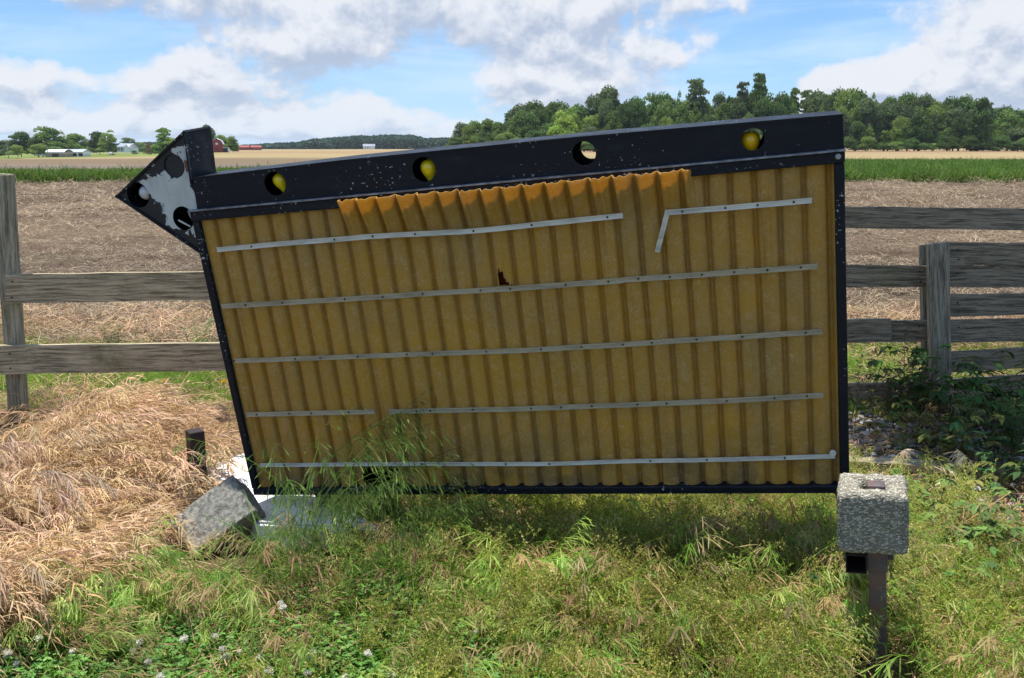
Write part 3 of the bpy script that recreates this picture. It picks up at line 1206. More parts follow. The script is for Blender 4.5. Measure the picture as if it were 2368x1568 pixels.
# a round-headed bolt on the right upright
bm = bmesh.new()
bx_, bz_ = sp(1936, 361)
cyl_bm(bm, (bx_, -0.018, bz_), (bx_, -0.026, bz_), 0.010, 0.006, 10)
from_bm('bolt', bm, simple('pale_bolt', (0.42, 0.43, 0.45), 0.5), sign)

# cabinet sides and back behind the panel
DEP = 0.19
sbox('cabinet_side', (0.0, 0.0425, 0.004), (0.012, DEP, S_H - 0.004), M_BLACK, 0)
sbox('cabinet_side', (S_W - 0.012, 0.0425, 0.004), (S_W, DEP, S_H - 0.004), M_BLACK, 0)
sbox('cabinet_side', (0.0125, 0.0425, 0.004), (S_W - 0.0125, DEP, 0.014), M_BLACK, 0)
sbox('back_panel', (0.0, DEP + 0.002, 0.0), (S_W, DEP + 0.014, S_H), M_BACK, 0.002)


# corrugated sheet (front layer bows out over the frame along the middle of its top edge)
def sheet():
    NR = 30
    per = 25
    x0, x1 = 0.022, S_W - 0.026
    nx = NR * per + 1
    nz = 96
    top_pts = [(sp(px, py, -0.02)) for px, py in ((778, 461), (800, 459), (935, 447), (1062, 437), (1070, 443), (1078, 436),
                                                 (1098, 436), (1250, 421), (1420, 404), (1590, 389), (1604, 397))]
    tx = [p[0] for p in top_pts]
    tz = [p[1] for p in top_pts]
    holes = [[sp(px, py) for px, py in ((1150, 622), (1160, 630), (1168, 648), (1180, 662), (1155, 664), (1153, 650))],
             [sp(px, py) for px, py in ((838, 1078), (862, 1086), (930, 1080), (905, 1098), (935, 1128), (850, 1130), (838, 1108))]]
    V, Fc, C = [], [], []
    for j in range(nz):
        v = j / (nz - 1)
        for i in range(nx):
            u = i / (nx - 1)
            x = x0 + (x1 - x0) * u
            over = tx[0] <= x <= tx[-1]
            ztop = np.interp(x, tx, tz) if over else S_H - 0.020
            if over:
                ztop += 0.004 * math.sin(x * 210) * (vnoise(x * 35, 0.0, 4))
            z = 0.012 + (ztop - 0.012) * v
            ph = (u * NR + 0.05) % 1.0
            # broad rounded rib, steep flank, flat-bottomed groove
            if ph < 0.60:
                w = 0.78 + 0.22 * math.sin(math.pi * ph / 0.60)
            elif ph < 0.76:
                w = 0.78 * (0.5 + 0.5 * math.cos(math.pi * (ph - 0.60) / 0.16))
            elif ph < 0.86:
                w = 0.0
            else:
                w = 0.78 * (0.5 - 0.5 * math.cos(math.pi * (ph - 0.86) / 0.14))
            y = 0.034 - 0.028 * w
            # the lip that lies over the frame
            if over:
                e = min(1.0, (x - tx[0]) / 0.05) * min(1.0, (tx[-1] - x) / 0.05)
                t = max(0.0, (z - (ztop - 0.17)) / 0.17)
                y -= (0.074 * min(1.0, e * 1.6) * t ** 1.5) + 0.002
                y -= 0.008 * t * t * e * math.sin(math.pi * ph * 2)
                # folds added below the torn edge so sun behind the sheet lights streaks
                fk = int(u * NR + 0.05)
                dl = 0.10 + 0.09 * float(vnoise(fk * 1.7, 3.3, 6))
                tt = max(0.0, (z - (ztop - dl)) / dl) ** 0.75
                y -= (0.034 + 0.014 * float(vnoise(fk * 2.3, 1.1, 9))) * min(1, e * 2) * tt * (math.exp(-((ph - 0.04) / 0.085) ** 2) + math.exp(-((ph - 1.04) / 0.085) ** 2)) * (1 - 0.75 * t)
            y += 0.004 * (fbm(x * 3, z * 2, 3, 8) - 0.5)
            x_ = x + 0.010 * (fbm(x * 1.5, z * 1.1, 2, 18) - 0.5)
            V.append((x_, y, z))
    for j in range(nz - 1):
        for i in range(nx - 1):
            a = j * nx + i
            Fc.append((a, a + 1, a + nx + 1, a + nx))
    cx = np.array([sum(V[q][0] for q in f) / 4 for f in Fc])
    cz = np.array([sum(V[q][2] for q in f) / 4 for f in Fc])
    kill = np.zeros(len(Fc), bool)
    for h in holes:
        kill |= in_poly(cx + RNG.normal(0, .002, len(cx)), cz + RNG.normal(0, .002, len(cz)), h)
    Fc = [f for f, k_ in zip(Fc, kill) if not k_]
    o = mesh_obj('corrugated_panel', V, Fc, M_FIBRE, sign, True)
    sm = o.modifiers.new('thickness', 'SOLIDIFY')
    sm.thickness = 0.0022
    sm.offset = 1
    return o


sheet()


# plates with round holes, made from filled 2-D curves
def plate(poly, holes, y, thick, name):
    cu = bpy.data.curves.new(name, 'CURVE')
    cu.dimensions = '2D'
    cu.fill_mode = 'BOTH'
    cu.extrude = thick / 2
    s = cu.splines.new('POLY')
    s.points.add(len(poly) - 1)
    for p, (x, z) in zip(s.points, poly):
        p.co = (x, z, 0, 1)
    s.use_cyclic_u = True
    for hx, hz, rx, rz in holes:
        s = cu.splines.new('POLY')
        n = 40
        s.points.add(n - 1)
        for i in range(n):
            a = -2 * math.pi * i / n
            s.points[i].co = (hx + rx * math.cos(a), hz + rz * math.sin(a), 0, 1)
        s.use_cyclic_u = True
    ob = bpy.data.objects.new('tmp', cu)
    scene.collection.objects.link(ob)
    dg = bpy.context.evaluated_depsgraph_get()
    me = bpy.data.meshes.new_from_object(ob.evaluated_get(dg))
    bpy.data.objects.remove(ob)
    # stand the plate up: (x, z, 0) -> (x, y, z)
    vs = [(v.co.x, y - v.co.z, v.co.y) for v in me.vertices]
    fs = [tuple(p.vertices) for p in me.polygons]
    bpy.data.meshes.remove(me)
    return vs, fs


def bm_add(bm, vs, fs):
    b = [bm.verts.new(v) for v in vs]
    for f in fs:
        try:
            bm.faces.new([b[i] for i in f])
        except ValueError:
            pass


# ---- arrow bar: hollow box, holes on both faces
BY = -0.002
bar_poly = [sp(455, 479), sp(1950, 347), sp(1946, 266), sp(1334, 318), sp(788, 372), sp(446, 412)]
holes_px = [(636, 425, 25), (980, 392, 27.5), (1350, 355, 27.5), (1740, 322, 27)]
hol = []
for px, py, r in holes_px:
    hx, hz = sp(px, py)
    r_ = abs(sp(px + r, py)[0] - hx)
    hol.append((hx, hz, r_, r_ * 1.0))
base_z = S_H + 0.009
poly = [(p[0], max(p[1], base_z)) for p in bar_poly]
poly[0] = (poly[0][0], base_z)
poly[1] = (S_W + 0.002, base_z)
poly[2] = (S_W + 0.000, poly[2][1])
bm = bmesh.new()
bm_add(bm, *plate(poly, hol, BY + 0.002, 0.003, 'p'))
bm_add(bm, *plate(poly, hol, DEP, 0.003, 'p'))
for i in range(len(poly)):                       # skins round the edge
    (xa, za), (xb, zb) = poly[i], poly[(i + 1) % len(poly)]
    cxm, czm = sum(p[0] for p in poly) / len(poly), sum(p[1] for p in poly) / len(poly)
    d = Vector((xb - xa, zb - za)).normalized()
    nrm = Vector((-d.y, d.x))
    if nrm.dot(Vector((cxm - xa, czm - za))) < 0:
        nrm = -nrm
    t = 0.003
    q = [(xa, za), (xb, zb), (xb + nrm.x * t, zb + nrm.y * t), (xa + nrm.x * t, za + nrm.y * t)]
    prism_bm(bm, [(x, BY + 0.0036, z) for x, z in q], [(x, DEP - 0.0016, z) for x, z in q])
bar = from_bm('arrow_bar', bm, M_BLACK, sign)
# thin raised fold along the top front edge
bm = bmesh.new()
for a, b in ((5, 4), (4, 3), (3, 2)):
    (xa, za), (xb, zb) = poly[a], poly[b]
    prism_bm(bm, [(xa, BY - 0.003, za - 0.004), (xb, BY - 0.003, zb - 0.004), (xb, BY - 0.003, zb + 0.003), (xa, BY - 0.003, za + 0.003)],
             [(xa, BY + 0.0035, za - 0.004), (xb, BY + 0.0035, zb - 0.004), (xb, BY + 0.0035, zb + 0.003), (xa, BY + 0.0035, za + 0.003)])
from_bm('folded_edge', bm, M_BLACK, sign)


# ---- light bulbs
def bulb(name, cx, cy, cz, mat, scale=1.0, tilt=0.0, tiltx=0.0, neck=True):
    prof = [(0.0, 0.0), (0.012, 0.0015), (0.022, 0.007), (0.0285, 0.017), (0.030, 0.029), (0.0275, 0.042), (0.021, 0.056),
            (0.0155, 0.068), (0.0135, 0.078), (0.0135, 0.084)]
    n = 24
    V, Fc = [], []
    for r, h in prof:
        for k in range(n):
            a = 2 * math.pi * k / n
            V.append((r * math.cos(a), r * math.sin(a), -h))
    for i in range(len(prof) - 1):
        for k in range(n):
            a, b = i * n + k, i * n + (k + 1) % n
            Fc.append((a, b, b + n, a + n))
    o = mesh_obj(name, V, Fc, mat, sign, True)
    o.location = (cx, cy, cz)
    o.rotation_euler = (tiltx, tilt, 0)
    o.scale = (scale,) * 3
    bm = bmesh.new()
    cyl_bm(bm, (0, 0, -0.084), (0, 0, -0.108), 0.0138, 0.0125, 16)
    s = from_bm('screw_cap', bm, simple('bulb_cap_' + name, (0.35, 0.3, 0.2), 0.4, 0.8), o)
    return o


def bulb_at(px, py_top, y, mat, scale, tilt, tx=0.0, label=None):
    x, z = sp(px, py_top, y)
    b = bulb('light_bulb', x, y, z, mat, scale, tilt, tx)
    if label:
        b['label'] = label
    return b


bulb_at(640, 401, 0.045, M_YBULB, 1.0, math.radians(-20))
bulb_at(988, 368, 0.045, M_YBULB, 1.12, math.radians(-4), math.radians(4))
bulb_at(1733, 303, 0.050, M_OBULB, 1.12, math.radians(1))

# ---- arrow head
tip, top_, el_, = sp(265, 455), sp(424, 302), sp(441, 426)
bot = sp(466, 590)
inr = sp(462, 480)
apoly = [tip, bot, inr, (sp(452, 440)[0], sp(452, 440)[1]), el_, top_]
ahol = []
for px, py, r in ((400, 385, 24), (316, 452, 25.5), (421, 506, 24.5)):
    hx, hz = sp(px, py)
    r_ = abs(sp(px + r, py)[0] - hx)
    ahol.append((hx, hz, r_, r_ * 1.02))
# peel threshold from the black/white frontier seen on the plate
PEEL_T = (sp(312, 452), sp(412, 352), sp(265, 455), sp(466, 590))
M_PEEL = mat_peeling()
bm = bmesh.new()
bm_add(bm, *plate(apoly, ahol, 0.010, 0.003, 'p'))
face = from_bm('arrow_head_face', bm, M_PEEL, sign)
# dark box behind: sides, back
bm = bmesh.new()
ctr = Vector((sum(p[0] for p in apoly) / 6, sum(p[1] for p in apoly) / 6))
ring = [(0, 5), (5, 4), (4, 3), (3, 2), (0, 1)]
for a, b in ring:
    (xa, za), (xb, zb) = apoly[a], apoly[b]
    d = Vector((xb - xa, zb - za)).normalized()
    nrm = Vector((-d.y, d.x))
    if nrm.dot(ctr - Vector((xa, za))) < 0:
        nrm = -nrm
    t = 0.009 if (a, b) != (5, 4) else 0.004
    q = [(xa, za), (xb, zb), (xb + nrm.x * t, zb + nrm.y * t), (xa + nrm.x * t, za + nrm.y * t)]
    prism_bm(bm, [(x, 0.001, z) for x, z in q], [(x, DEP, z) for x, z in q])
bm_add(bm, *plate(apoly, [], DEP + 0.003, 0.003, 'p'))
head = from_bm('arrow_head_box', bm, M_BLACK, sign)
# patch plate closing the top hole from the inside
bm = bmesh.new()
hx, hz, r_, _ = ahol[0]
cyl_bm(bm, (hx, 0.014, hz), (hx, 0.018, hz), r_ + 0.008, None, 32)
from_bm('hole_cover', bm, simple('blue_black_cover', (0.010, 0.012, 0.018), 0.5), sign)
hx, hz, r_, _ = ahol[1]
b1 = bulb('light_bulb', hx + 0.020, 0.012, hz + 0.004, M_WBULB, 0.98, 0.0, math.radians(90))
b1['label'] = 'milky white bulb pointing out of the arrow tip'
hx, hz, r_, _ = ahol[2]
b2 = bulb('light_bulb', hx + 0.032, 0.055, hz + 0.040, M_WBULB, 1.0, math.radians(10), math.radians(12))
b2['label'] = 'milky white bulb lying in the lower hole of the arrow head'
bm = bmesh.new()
cyl_bm(bm, (hx - 0.026, 0.012, hz - 0.006), (hx + 0.022, 0.012, hz - 0.036), 0.0035, None, 8)
from_bm('loose_wire', bm, simple('pale_wire', (0.6, 0.6, 0.58), 0.4), sign)
# bright rusty scrape on the end
bm = bmesh.new()
xa, za = sp(430, 380)
box_bm(bm, (xa - 0.006, -0.0015, za - 0.03), (xa + 0.004, 0.0035, za + 0.016))
bevel_all(bm, 0.001, 1)
from_bm('rust_patch', bm, simple('red_rust', (0.20, 0.06, 0.03), 0.8, 0, 40, 0.5), sign)


# ---- letter tracks: lipped plastic channels across the ribs
def track(pxpts, wid, mat, y=-0.001, marks=8, label=None):
    pts = [sp(px, py, y) for px, py in pxpts]
    fine = []
    for a, b in zip(pts[:-1], pts[1:]):
        n = max(2, int(abs(b[0] - a[0]) / 0.06) + 1)
        for i in range(n):
            t = i / n
            fine.append((a[0] + (b[0] - a[0]) * t, a[1] + (b[1] - a[1]) * t + random.uniform(-.0006, .0006)))
    fine.append(pts[-1])
    prof = [(-.5, 0), (-.5, -.0065), (-.36, -.0065), (-.34, -.0025), (-.08, -.002), (-.06, -.0048), (.06, -.0048), (.08, -.002),
            (.34, -.0025), (.36, -.0065), (.5, -.0065), (.5, 0)]
    V, Fc = [], []
    m = len(prof)
    for i, (x, z) in enumerate(fine):
        a = fine[max(0, i - 1)]
        b = fine[min(len(fine) - 1, i + 1)]
        d = Vector((b[0] - a[0], b[1] - a[1])).normalized()
        n_ = Vector((-d.y, d.x))
        for pz, py_ in prof:
            V.append((x + n_.x * pz * wid, y + py_, z + n_.y * pz * wid))
    for i in range(len(fine) - 1):
        for k in range(m):
            a, b = i * m + k, i * m + (k + 1) % m
            Fc.append((a, b, b + m, a + m))
    Fc.append(tuple(range(m))[::-1])
    Fc.append(tuple((len(fine) - 1) * m + k for k in range(m)))
    o = mesh_obj('letter_track', V, Fc, mat, sign)
    if label:
        o['label'] = label
    L = len(fine)
    for k in range(marks):
        i = int((k + 0.5 + random.uniform(-.25, .25)) * L / marks)
        i = min(max(i, 0), L - 1)
        x, z = fine[i]
        bm = bmesh.new()
        cyl_bm(bm, (0, -0.0045, 0), (0, -0.0075, 0), 0.0042, 0.0030, 8)
        s = from_bm('screw', bm, M_SCREW, o)
        s.location = (x, y, z)
    return o


track([(502, 577), (664, 562), (830, 549)], 0.0185, M_TRACKW, marks=2)
track([(830, 548), (960, 541), (1095, 534), (1440, 498)], 0.0185, M_TRACKW, y=-0.013, marks=5)
track([(1545, 491), (1710, 478), (1877, 463)], 0.0180, M_TRACKW, y=-0.013, marks=4)
track([(1544, 486), (1519, 583)], 0.0170, M_TRACKW, y=-0.013, marks=0, label='broken piece of white track hanging down')
track([(513, 708), (740, 695), (945, 682)], 0.0190, M_TRACKC, marks=4)
track([(945, 681), (1180, 667), (1440, 648)], 0.0190, M_TRACKC, marks=5)
track([(1440, 647), (1660, 632), (1890, 615)], 0.0185, M_TRACKC, marks=6)
track([(542, 834), (800, 825), (970, 818), (1220, 809), (1440, 796), (1680, 780), (1900, 766)], 0.0180, M_TRACKC, marks=14)
track([(570, 958), (720, 955), (866, 951)], 0.0180, M_TRACKC, marks=4)
track([(900, 951), (1160, 946), (1440, 936), (1680, 926), (1903, 913)], 0.0180, M_TRACKC, marks=11)
track([(603, 1075), (800, 1073), (975, 1072), (1270, 1072), (1440, 1066), (1700, 1061), (1930, 1054)], 0.0150, M_TRACKW, marks=8)
bm = bmesh.new()
x, z = sp(1925, 1046)
cyl_bm(bm, (x, -0.004, z), (x, -0.010, z), 0.0125, 0.011, 16)
from_bm('track_end_cap', bm, M_TRACKW, sign)
# stub leg and brace under the right end
bm = bmesh.new()
xa, za = sp(1921, 1137, 0.10)
box_bm(bm, (xa - 0.004, 0.09, -0.10), (xa + 0.016, 0.13, 0.0))
bmesh.ops.rotate(bm, verts=bm.verts, cent=(xa, 0.1, 0), matrix=Matrix.Rotation(math.radians(-16), 3, 'Y'))
from_bm('support_leg', bm, M_RUST, sign)
bm = bmesh.new()
box_bm(bm, (0.25, 0.06, -0.13), (0.30, 0.11, -0.001))
from_bm('support_leg', bm, M_RUST, sign)

# ------------------------------------------------------------------ steel stand with the concrete block
YB = 2.62
A = at(2027, 1255, YB)
stand = empty('steel_stand', (A.x, YB, 0.0))
base_ = at(2031, 1528, YB)
lean_ = math.atan2(A.x - base_.x, A.z - base_.z)
stand.matrix_world = Matrix.Translation((base_.x, YB, 0.0)) @ Matrix.Rotation(lean_, 4, 'Y') @ Matrix.Rotation(math.radians(-19), 4, 'Z')
tag(stand, 'rusty square steel post with a short tube stub under the concrete block at right', 'post')
bz = A.z
bm = bmesh.new()
hw = 0.0255
box_bm(bm, (-hw, -hw, -0.05), (hw, hw, bz + 0.198))
bevel_all(bm, 0.006, 2)
from_bm('upright', bm, M_RUST, stand)
bm = bmesh.new()
box_bm(bm, (-hw - 0.004, -hw - 0.004, bz - 0.082), (hw + 0.004, hw + 0.004, bz + 0.002))
bevel_all(bm, 0.003, 2)
from_bm('collar', bm, M_RUST, stand)
# square tube running back from the collar, open end towards us
bm = bmesh.new()
w, t = 0.031, 0.0035
cx0, cz0 = -hw - 0.004 - w - 0.001, bz - 0.052
for lo, hi in (((cx0 - w, -0.045, cz0 + w - t), (cx0 + w, 0.50, cz0 + w)), ((cx0 - w, -0.045, cz0 - w), (cx0 + w, 0.50, cz0 - w + t)),
               ((cx0 - w, -0.045, cz0 - w + t), (cx0 - w + t, 0.50, cz0 + w - t)), ((cx0 + w - t, -0.045, cz0 - w + t), (cx0 + w, 0.50, cz0 + w - t))):
    box_bm(bm, lo, hi)
from_bm('cross_tube', bm, M_DARKRUST, stand)
bm = bmesh.new()
cyl_bm(bm, (hw + 0.002, 0, bz - 0.045), (hw + 0.022, 0, bz - 0.045), 0.009, None, 6)
from_bm('bolt', bm, M_RUST, stand)


def rough_block(name, sx, sy, sz, hole, mat, seed, round_=0.02, jitter=0.004):
    """weathered concrete block, optional square hole through the top"""
    bm = bmesh.new()
    n = 16
    hx, hy = sx / 2, sy / 2
    if hole:
        a = hole
        xs = [-hx, -a, a, hx]
        ys_ = [-hy, -a, a, hy]
        for z in (0, sz):
            g = [[bm.verts.new((x, y, z)) for y in ys_] for x in xs]
            for i in range(3):
                for j in range(3):
                    if i == 1 and j == 1:
                        continue
                    f = [g[i][j], g[i + 1][j], g[i + 1][j + 1], g[i][j + 1]]
                    bm.faces.new(f if z else f[::-1])
            if z == 0:
                g0 = g
        g1 = g
        for i in range(3):
            bm.faces.new((g0[i][0], g0[i + 1][0], g1[i + 1][0], g1[i][0]))
            bm.faces.new((g0[i + 1][3], g0[i][3], g1[i][3], g1[i + 1][3]))
            bm.faces.new((g0[0][i + 1], g0[0][i], g1[0][i], g1[0][i + 1]))
            bm.faces.new((g0[3][i], g0[3][i + 1], g1[3][i + 1], g1[3][i]))
        for a_, b_ in (((1, 1), (2, 1)), ((2, 1), (2, 2)), ((2, 2), (1, 2)), ((1, 2), (1, 1))):
            bm.faces.new((g0[a_[0]][a_[1]], g0[b_[0]][b_[1]], g1[b_[0]][b_[1]], g1[a_[0]][a_[1]]))
    else:
        box_bm(bm, (-hx, -hy, 0), (hx, hy, sz))
    bmesh.ops.recalc_face_normals(bm, faces=bm.faces)
    es = [e for e in bm.edges if len(e.link_faces) == 2 and e.calc_face_angle() > 0.8]
    bmesh.ops.bevel(bm, geom=es, offset=round_, segments=3, profile=0.5, affect='EDGES', clamp_overlap=True)
    bmesh.ops.triangulate(bm, faces=bm.faces)
    for _ in range(4):
        le = [e for e in bm.edges if e.calc_length() > 0.012]
        if len(le) > 0 and len(bm.verts) < 14000:
            bmesh.ops.subdivide_edges(bm, edges=le, cuts=1)
            bmesh.ops.triangulate(bm, faces=bm.faces)
    rs = np.random.default_rng(seed)
    bm.normal_update()
    for v in bm.verts:
        p = v.co
        k_ = fbm(p.x * 22 + p.z * 9, p.y * 22 + p.z * 17, 3, seed) - 0.5
        v.co += v.normal * float(k_ * jitter * 2.4 + rs.normal(0, jitter * 0.28))
    return bm


bm = rough_block('b', 0.196, 0.192, 0.190, 0.035, M_CONC, 5, 0.016, 0.0045)
blk = from_bm('concrete_block', bm, M_CONC, None, True)
B0 = at(2033, 1255, YB - 0.11)
bp_ = stand.matrix_world @ Vector((0, 0, bz + 0.004))
blk.matrix_world = Matrix.Translation(bp_ + Vector((-0.010, 0.006, 0))) @ Matrix.Rotation(lean_, 4, 'Y') @ Matrix.Rotation(math.radians(-21), 4, 'Z')
tag(blk, 'pebbly concrete cube threaded on top of the rusty steel post', 'concrete block')

# ------------------------------------------------------------------ fallen block, steel stub, white cabinet pieces
bm = rough_block('b', 0.190, 0.190, 0.300, 0, M_CONC, 9, 0.008, 0.003)
fb = from_bm('fallen_concrete_block', bm, M_CONC, None, True)
fn_ = Vector((-0.10, -0.80, 0.58)).normalized()
fr_ = fn_.cross(Vector((0, 0, 1))).normalized() * -1.0
fr_ = fr_ if fr_.x > 0 else -fr_
fu_ = (Vector((0, 0, 1)) - fn_ * fn_.z).normalized()
fv = (fr_ * 0.66 - fu_ * 0.75).normalized()                # short edge, down to the right
fl_ = (fr_ * 0.75 + fu_ * 0.66).normalized()               # long axis, up to the right
fyb = fl_.cross(fv)
fb_c = at(488, 1192, 3.40)
fb_o = fb_c - fl_ * 0.150 - fn_ * 0.095
fb.matrix_world = Matrix(((fv.x, fyb.x, fl_.x, fb_o.x), (fv.y, fyb.y, fl_.y, fb_o.y), (fv.z, fyb.z, fl_.z, fb_o.z), (0, 0, 0, 1)))
m2 = mat_soiled()
fb.data.materials[0] = m2
tag(fb, 'soiled grey concrete block lying tilted in the grass left of the sign', 'concrete block')

p = at(450, 995, 3.95)
stub = empty('steel_stub', (p.x, 3.95, 0))
tag(stub, 'short dark brown square steel post sticking out of the dry grass', 'post')
bm = bmesh.new()
h = p.z
t = 0.033
box_bm(bm, (-t, -t, -0.05), (t, t, h))
bevel_all(bm, 0.003, 1)
o = from_bm('post_tube', bm, M_DARKRUST, stub)
o.rotation_euler = (0, 0, math.radians(38))
bm = bmesh.new()
box_bm(bm, (-0.010, -t - 0.0015, h - 0.20), (0.004, -t + 0.001, h - 0.10))
o = from_bm('slot', bm, simple('slot_dark', (0.006, 0.005, 0.005), 0.9), stub)
o.rotation_euler = (0, 0, math.radians(38))


def crumpled_sheet(name, corners, label, cat, thick=0.003, n=18, amp=0.012, seed=1):
    """bent enamel sheet spanned by four world corners (bl, br, tr, tl)"""
    c = [Vector(q) for q in corners]
    V, Fc = [], []
    nn = (c[1] - c[0]).cross(c[3] - c[0]).normalized()
    for j in range(n):
        for i in range(n):
            u, v = i / (n - 1), j / (n - 1)
            p = (c[0] * (1 - u) + c[1] * u) * (1 - v) + (c[3] * (1 - u) + c[2] * u) * v
            p = p + nn * float(amp * 2 * (fbm(u * 3.2 + seed, v * 3.2, 3, seed) - 0.5) + amp * 0.8 * (abs(((u * 1.7 + v) % 1) - .5)))
            V.append(p)
    for j in range(n - 1):
        for i in range(n - 1):
            a = j * n + i
            Fc.append((a, a + 1, a + n + 1, a + n))
    org = sum(c, Vector()) / 4
    org.z = 0
    o = mesh_obj(name, [v - org for v in V], Fc, M_WHITE, None, False)
    o.location = org
    sm = o.modifiers.new('thickness', 'SOLIDIFY')
    sm.thickness = thick
    return tag(o, label, cat)


crumpled_sheet('white_metal_sheet', (at(530, 1215, 3.72), at(610, 1170, 3.78), at(568, 1046, 4.1), at(458, 1086, 4.05)),
               'crumpled dirty white metal sheet behind the fallen concrete block', 'metal sheet', seed=3)

# long white cabinet lying under the left end of the sign
cab = empty('white_cabinet', (at(720, 1200, 3.7).x, 3.7, 0))
tag(cab, 'white enamelled metal cabinet lying in the grass under the low corner of the sign', 'cabinet')
CT = [at(592, 1212, 3.42), at(886, 1226, 3.42), at(750, 1143, 3.93), at(505, 1143, 3.93)]     # top face, front-left first
bm = bmesh.new()
prism_bm(bm, [Vector((p.x, p.y, -0.06)) - cab.location for p in CT], [p - cab.location for p in CT])
bevel_all(bm, 0.010, 3)
from_bm('body', bm, M_WHITE, cab)


def on_top(u, v, h):
    return (CT[0] * (1 - u) + CT[1] * u) * (1 - v) + (CT[3] * (1 - u) + CT[2] * u) * v + Vector((0, 0, h)) - cab.location


for nm, us, vs, h0, h1 in (('door_edge', (0.90, 0.965), (0.03, 0.97), 0.001, 0.014), ('door_panel', (0.06, 0.84), (0.10, 0.92), 0.001, 0.006),
                           ('front_flange', (0.03, 0.88), (0.015, 0.055), 0.001, 0.012)):
    bm = bmesh.new()
    prism_bm(bm, [on_top(us[0], vs[0], h0), on_top(us[1], vs[0], h0), on_top(us[1], vs[1], h0), on_top(us[0], vs[1], h0)],
             [on_top(us[0], vs[0], h1), on_top(us[1], vs[0], h1), on_top(us[1], vs[1], h1), on_top(us[0], vs[1], h1)])
    bevel_all(bm, 0.002, 1)
    from_bm(nm, bm, M_WHITE, cab)


# ------------------------------------------------------------------ fences
def plank(name, parent, A, B, hA, hB, Y0, Y1, th, mat, seed, horizontal=True):
    """board between two photo points (top edge), world size; rough sawn edges"""
    random.seed(seed)
    a, b = at(A[0], A[1], Y0), at(B[0], B[1], Y1)
    a2, b2 = at(A[0], hA, Y0), at(B[0], hB, Y1)
    L = (b - a).length
    n = 22
    V, Fc = [], []
    d = (b - a).normalized()
    nrm = Vector((-d.y, d.x, 0)).normalized()
    if nrm.y < 0:
        nrm = -nrm
    org = (a + b + a2 + b2) / 4
    for i in range(n + 1):
        t = i / n
        top, bot = a + (b - a) * t, a2 + (b2 - a2) * t
        jt, jb = random.uniform(-.0022, .0022), random.uniform(-.0022, .0022)
        w = 0.003 * math.sin(t * 5 + seed)
        for p_, z_ in ((top, jt), (bot, jb)):
            for s in (0, 1):
                q = p_ + nrm * (s * th + w) - org
                V.append((q.x, q.y, q.z + z_))
    for i in range(n):
        k_ = 4 * i
        for x_, y_ in ((0, 1), (1, 3), (3, 2), (2, 0)):
            Fc.append((k_ + x_, k_ + y_, k_ + 4 + y_, k_ + 4 + x_))
    Fc += [(0, 2, 3, 1), (4 * n, 4 * n + 1, 4 * n + 3, 4 * n + 2)]
    # board frame: x along the board
    R = Matrix((d, nrm, d.cross(nrm))).transposed().to_4x4()
    Ri = R.inverted()
    V = [Ri @ Vector(v) for v in V]
    o = mesh_obj(name, V, Fc, mat, None)
    bm = bmesh.new()
    bm.from_mesh(o.data)
    bmesh.ops.recalc_face_normals(bm, faces=bm.faces)
    bm.to_mesh(o.data)
    bm.free()
    o.parent = parent
    o.matrix_world = Matrix.Translation(org) @ R
    o.matrix_parent_inverse = Matrix()
    o.matrix_basis = Matrix.Translation(org - parent.location) @ R
    return o


def post(name, parent, px_top, py_top, px_bot, py_bot, w, dpt, Y, mat, rx=0.0, label=None, chamf=0.006):
    a, b = at(px_top, py_top, Y), at(px_bot, py_bot, Y)
    L = (a - b).length + 0.15
    bm = bmesh.new()
    box_bm(bm, (-w / 2, 0, -0.15), (w / 2, dpt, L - 0.15))
    bevel_all(bm, chamf, 2)
    tl = math.atan2(a.x - b.x, a.z - b.z)
    o = from_bm(name, bm, mat, parent)
    o.location = Vector((b.x, Y, b.z)) - parent.location
    o.rotation_euler = (0, tl, rx)
    return o


LF = empty('rail_fence', (at(20, 1000, 5.2).x, 5.25, 0))
tag(LF, 'weathered two-rail wooden fence running behind the left end of the sign', 'fence')
post('post', LF, 2, 402, 41, 1010, 0.105, 0.055, 5.16, M_WOODP, 0, None, 0.012)
post('post', LF, 985, 402, 1010, 1010, 0.135, 0.13, 5.16, M_WOODP, 0, None, 0.012)
plank('rail', LF, (12, 635), (1040, 622), 702, 684, 5.115, 5.115, 0.040, M_WOODL, 3)
plank('rail', LF, (-330, 803), (1040, 789), 870, 850, 5.115, 5.115, 0.040, M_WOODL, 4)
def nail(parent, px, py, Y):
    bm = bmesh.new()
    cyl_bm(bm, (0, 0, 0), (0, -0.003, 0), 0.0055, 0.0045, 8)
    o = from_bm('nail', bm, M_DARKRUST, parent)
    o.location = at(px, py, Y) - parent.location


for px, py in ((28, 652), (27, 688), (22, 818), (24, 852)):
    nail(LF, px, py, 5.112)
RF = empty('board_fence', (at(2170, 900, 5.3).x, 5.5, 0))
tag(RF, 'dark weathered board fence with grey post to the right of the sign', 'fence')
post('post', RF, 2171, 562, 2177, 900, 0.124, 0.045, 5.38, M_WOODQ)
post('post', RF, 2139, 566, 2146, 900, 0.045, 0.05, 5.62, M_WOODQ)
post('post', RF, 1500, 470, 1500, 960, 0.14, 0.11, 5.62, M_WOODQ)
post('post', RF, 2560, 470, 2560, 960, 0.14, 0.11, 5.62, M_WOODQ)
plank('board', RF, (1450, 470), (2640, 487), 520, 537, 5.57, 5.57, 0.038, M_WOODR, 11)
plank('board', RF, (1820, 612), (2150, 616), 666, 664, 5.56, 5.50, 0.036, M_WOODR, 12)
plank('board', RF, (1800, 741), (2060, 738), 796, 791, 5.53, 5.53, 0.036, M_WOODR, 13)
plank('board', RF, (2050, 742), (2150, 742), 792, 790, 5.575, 5.50, 0.036, M_WOODR, 14)
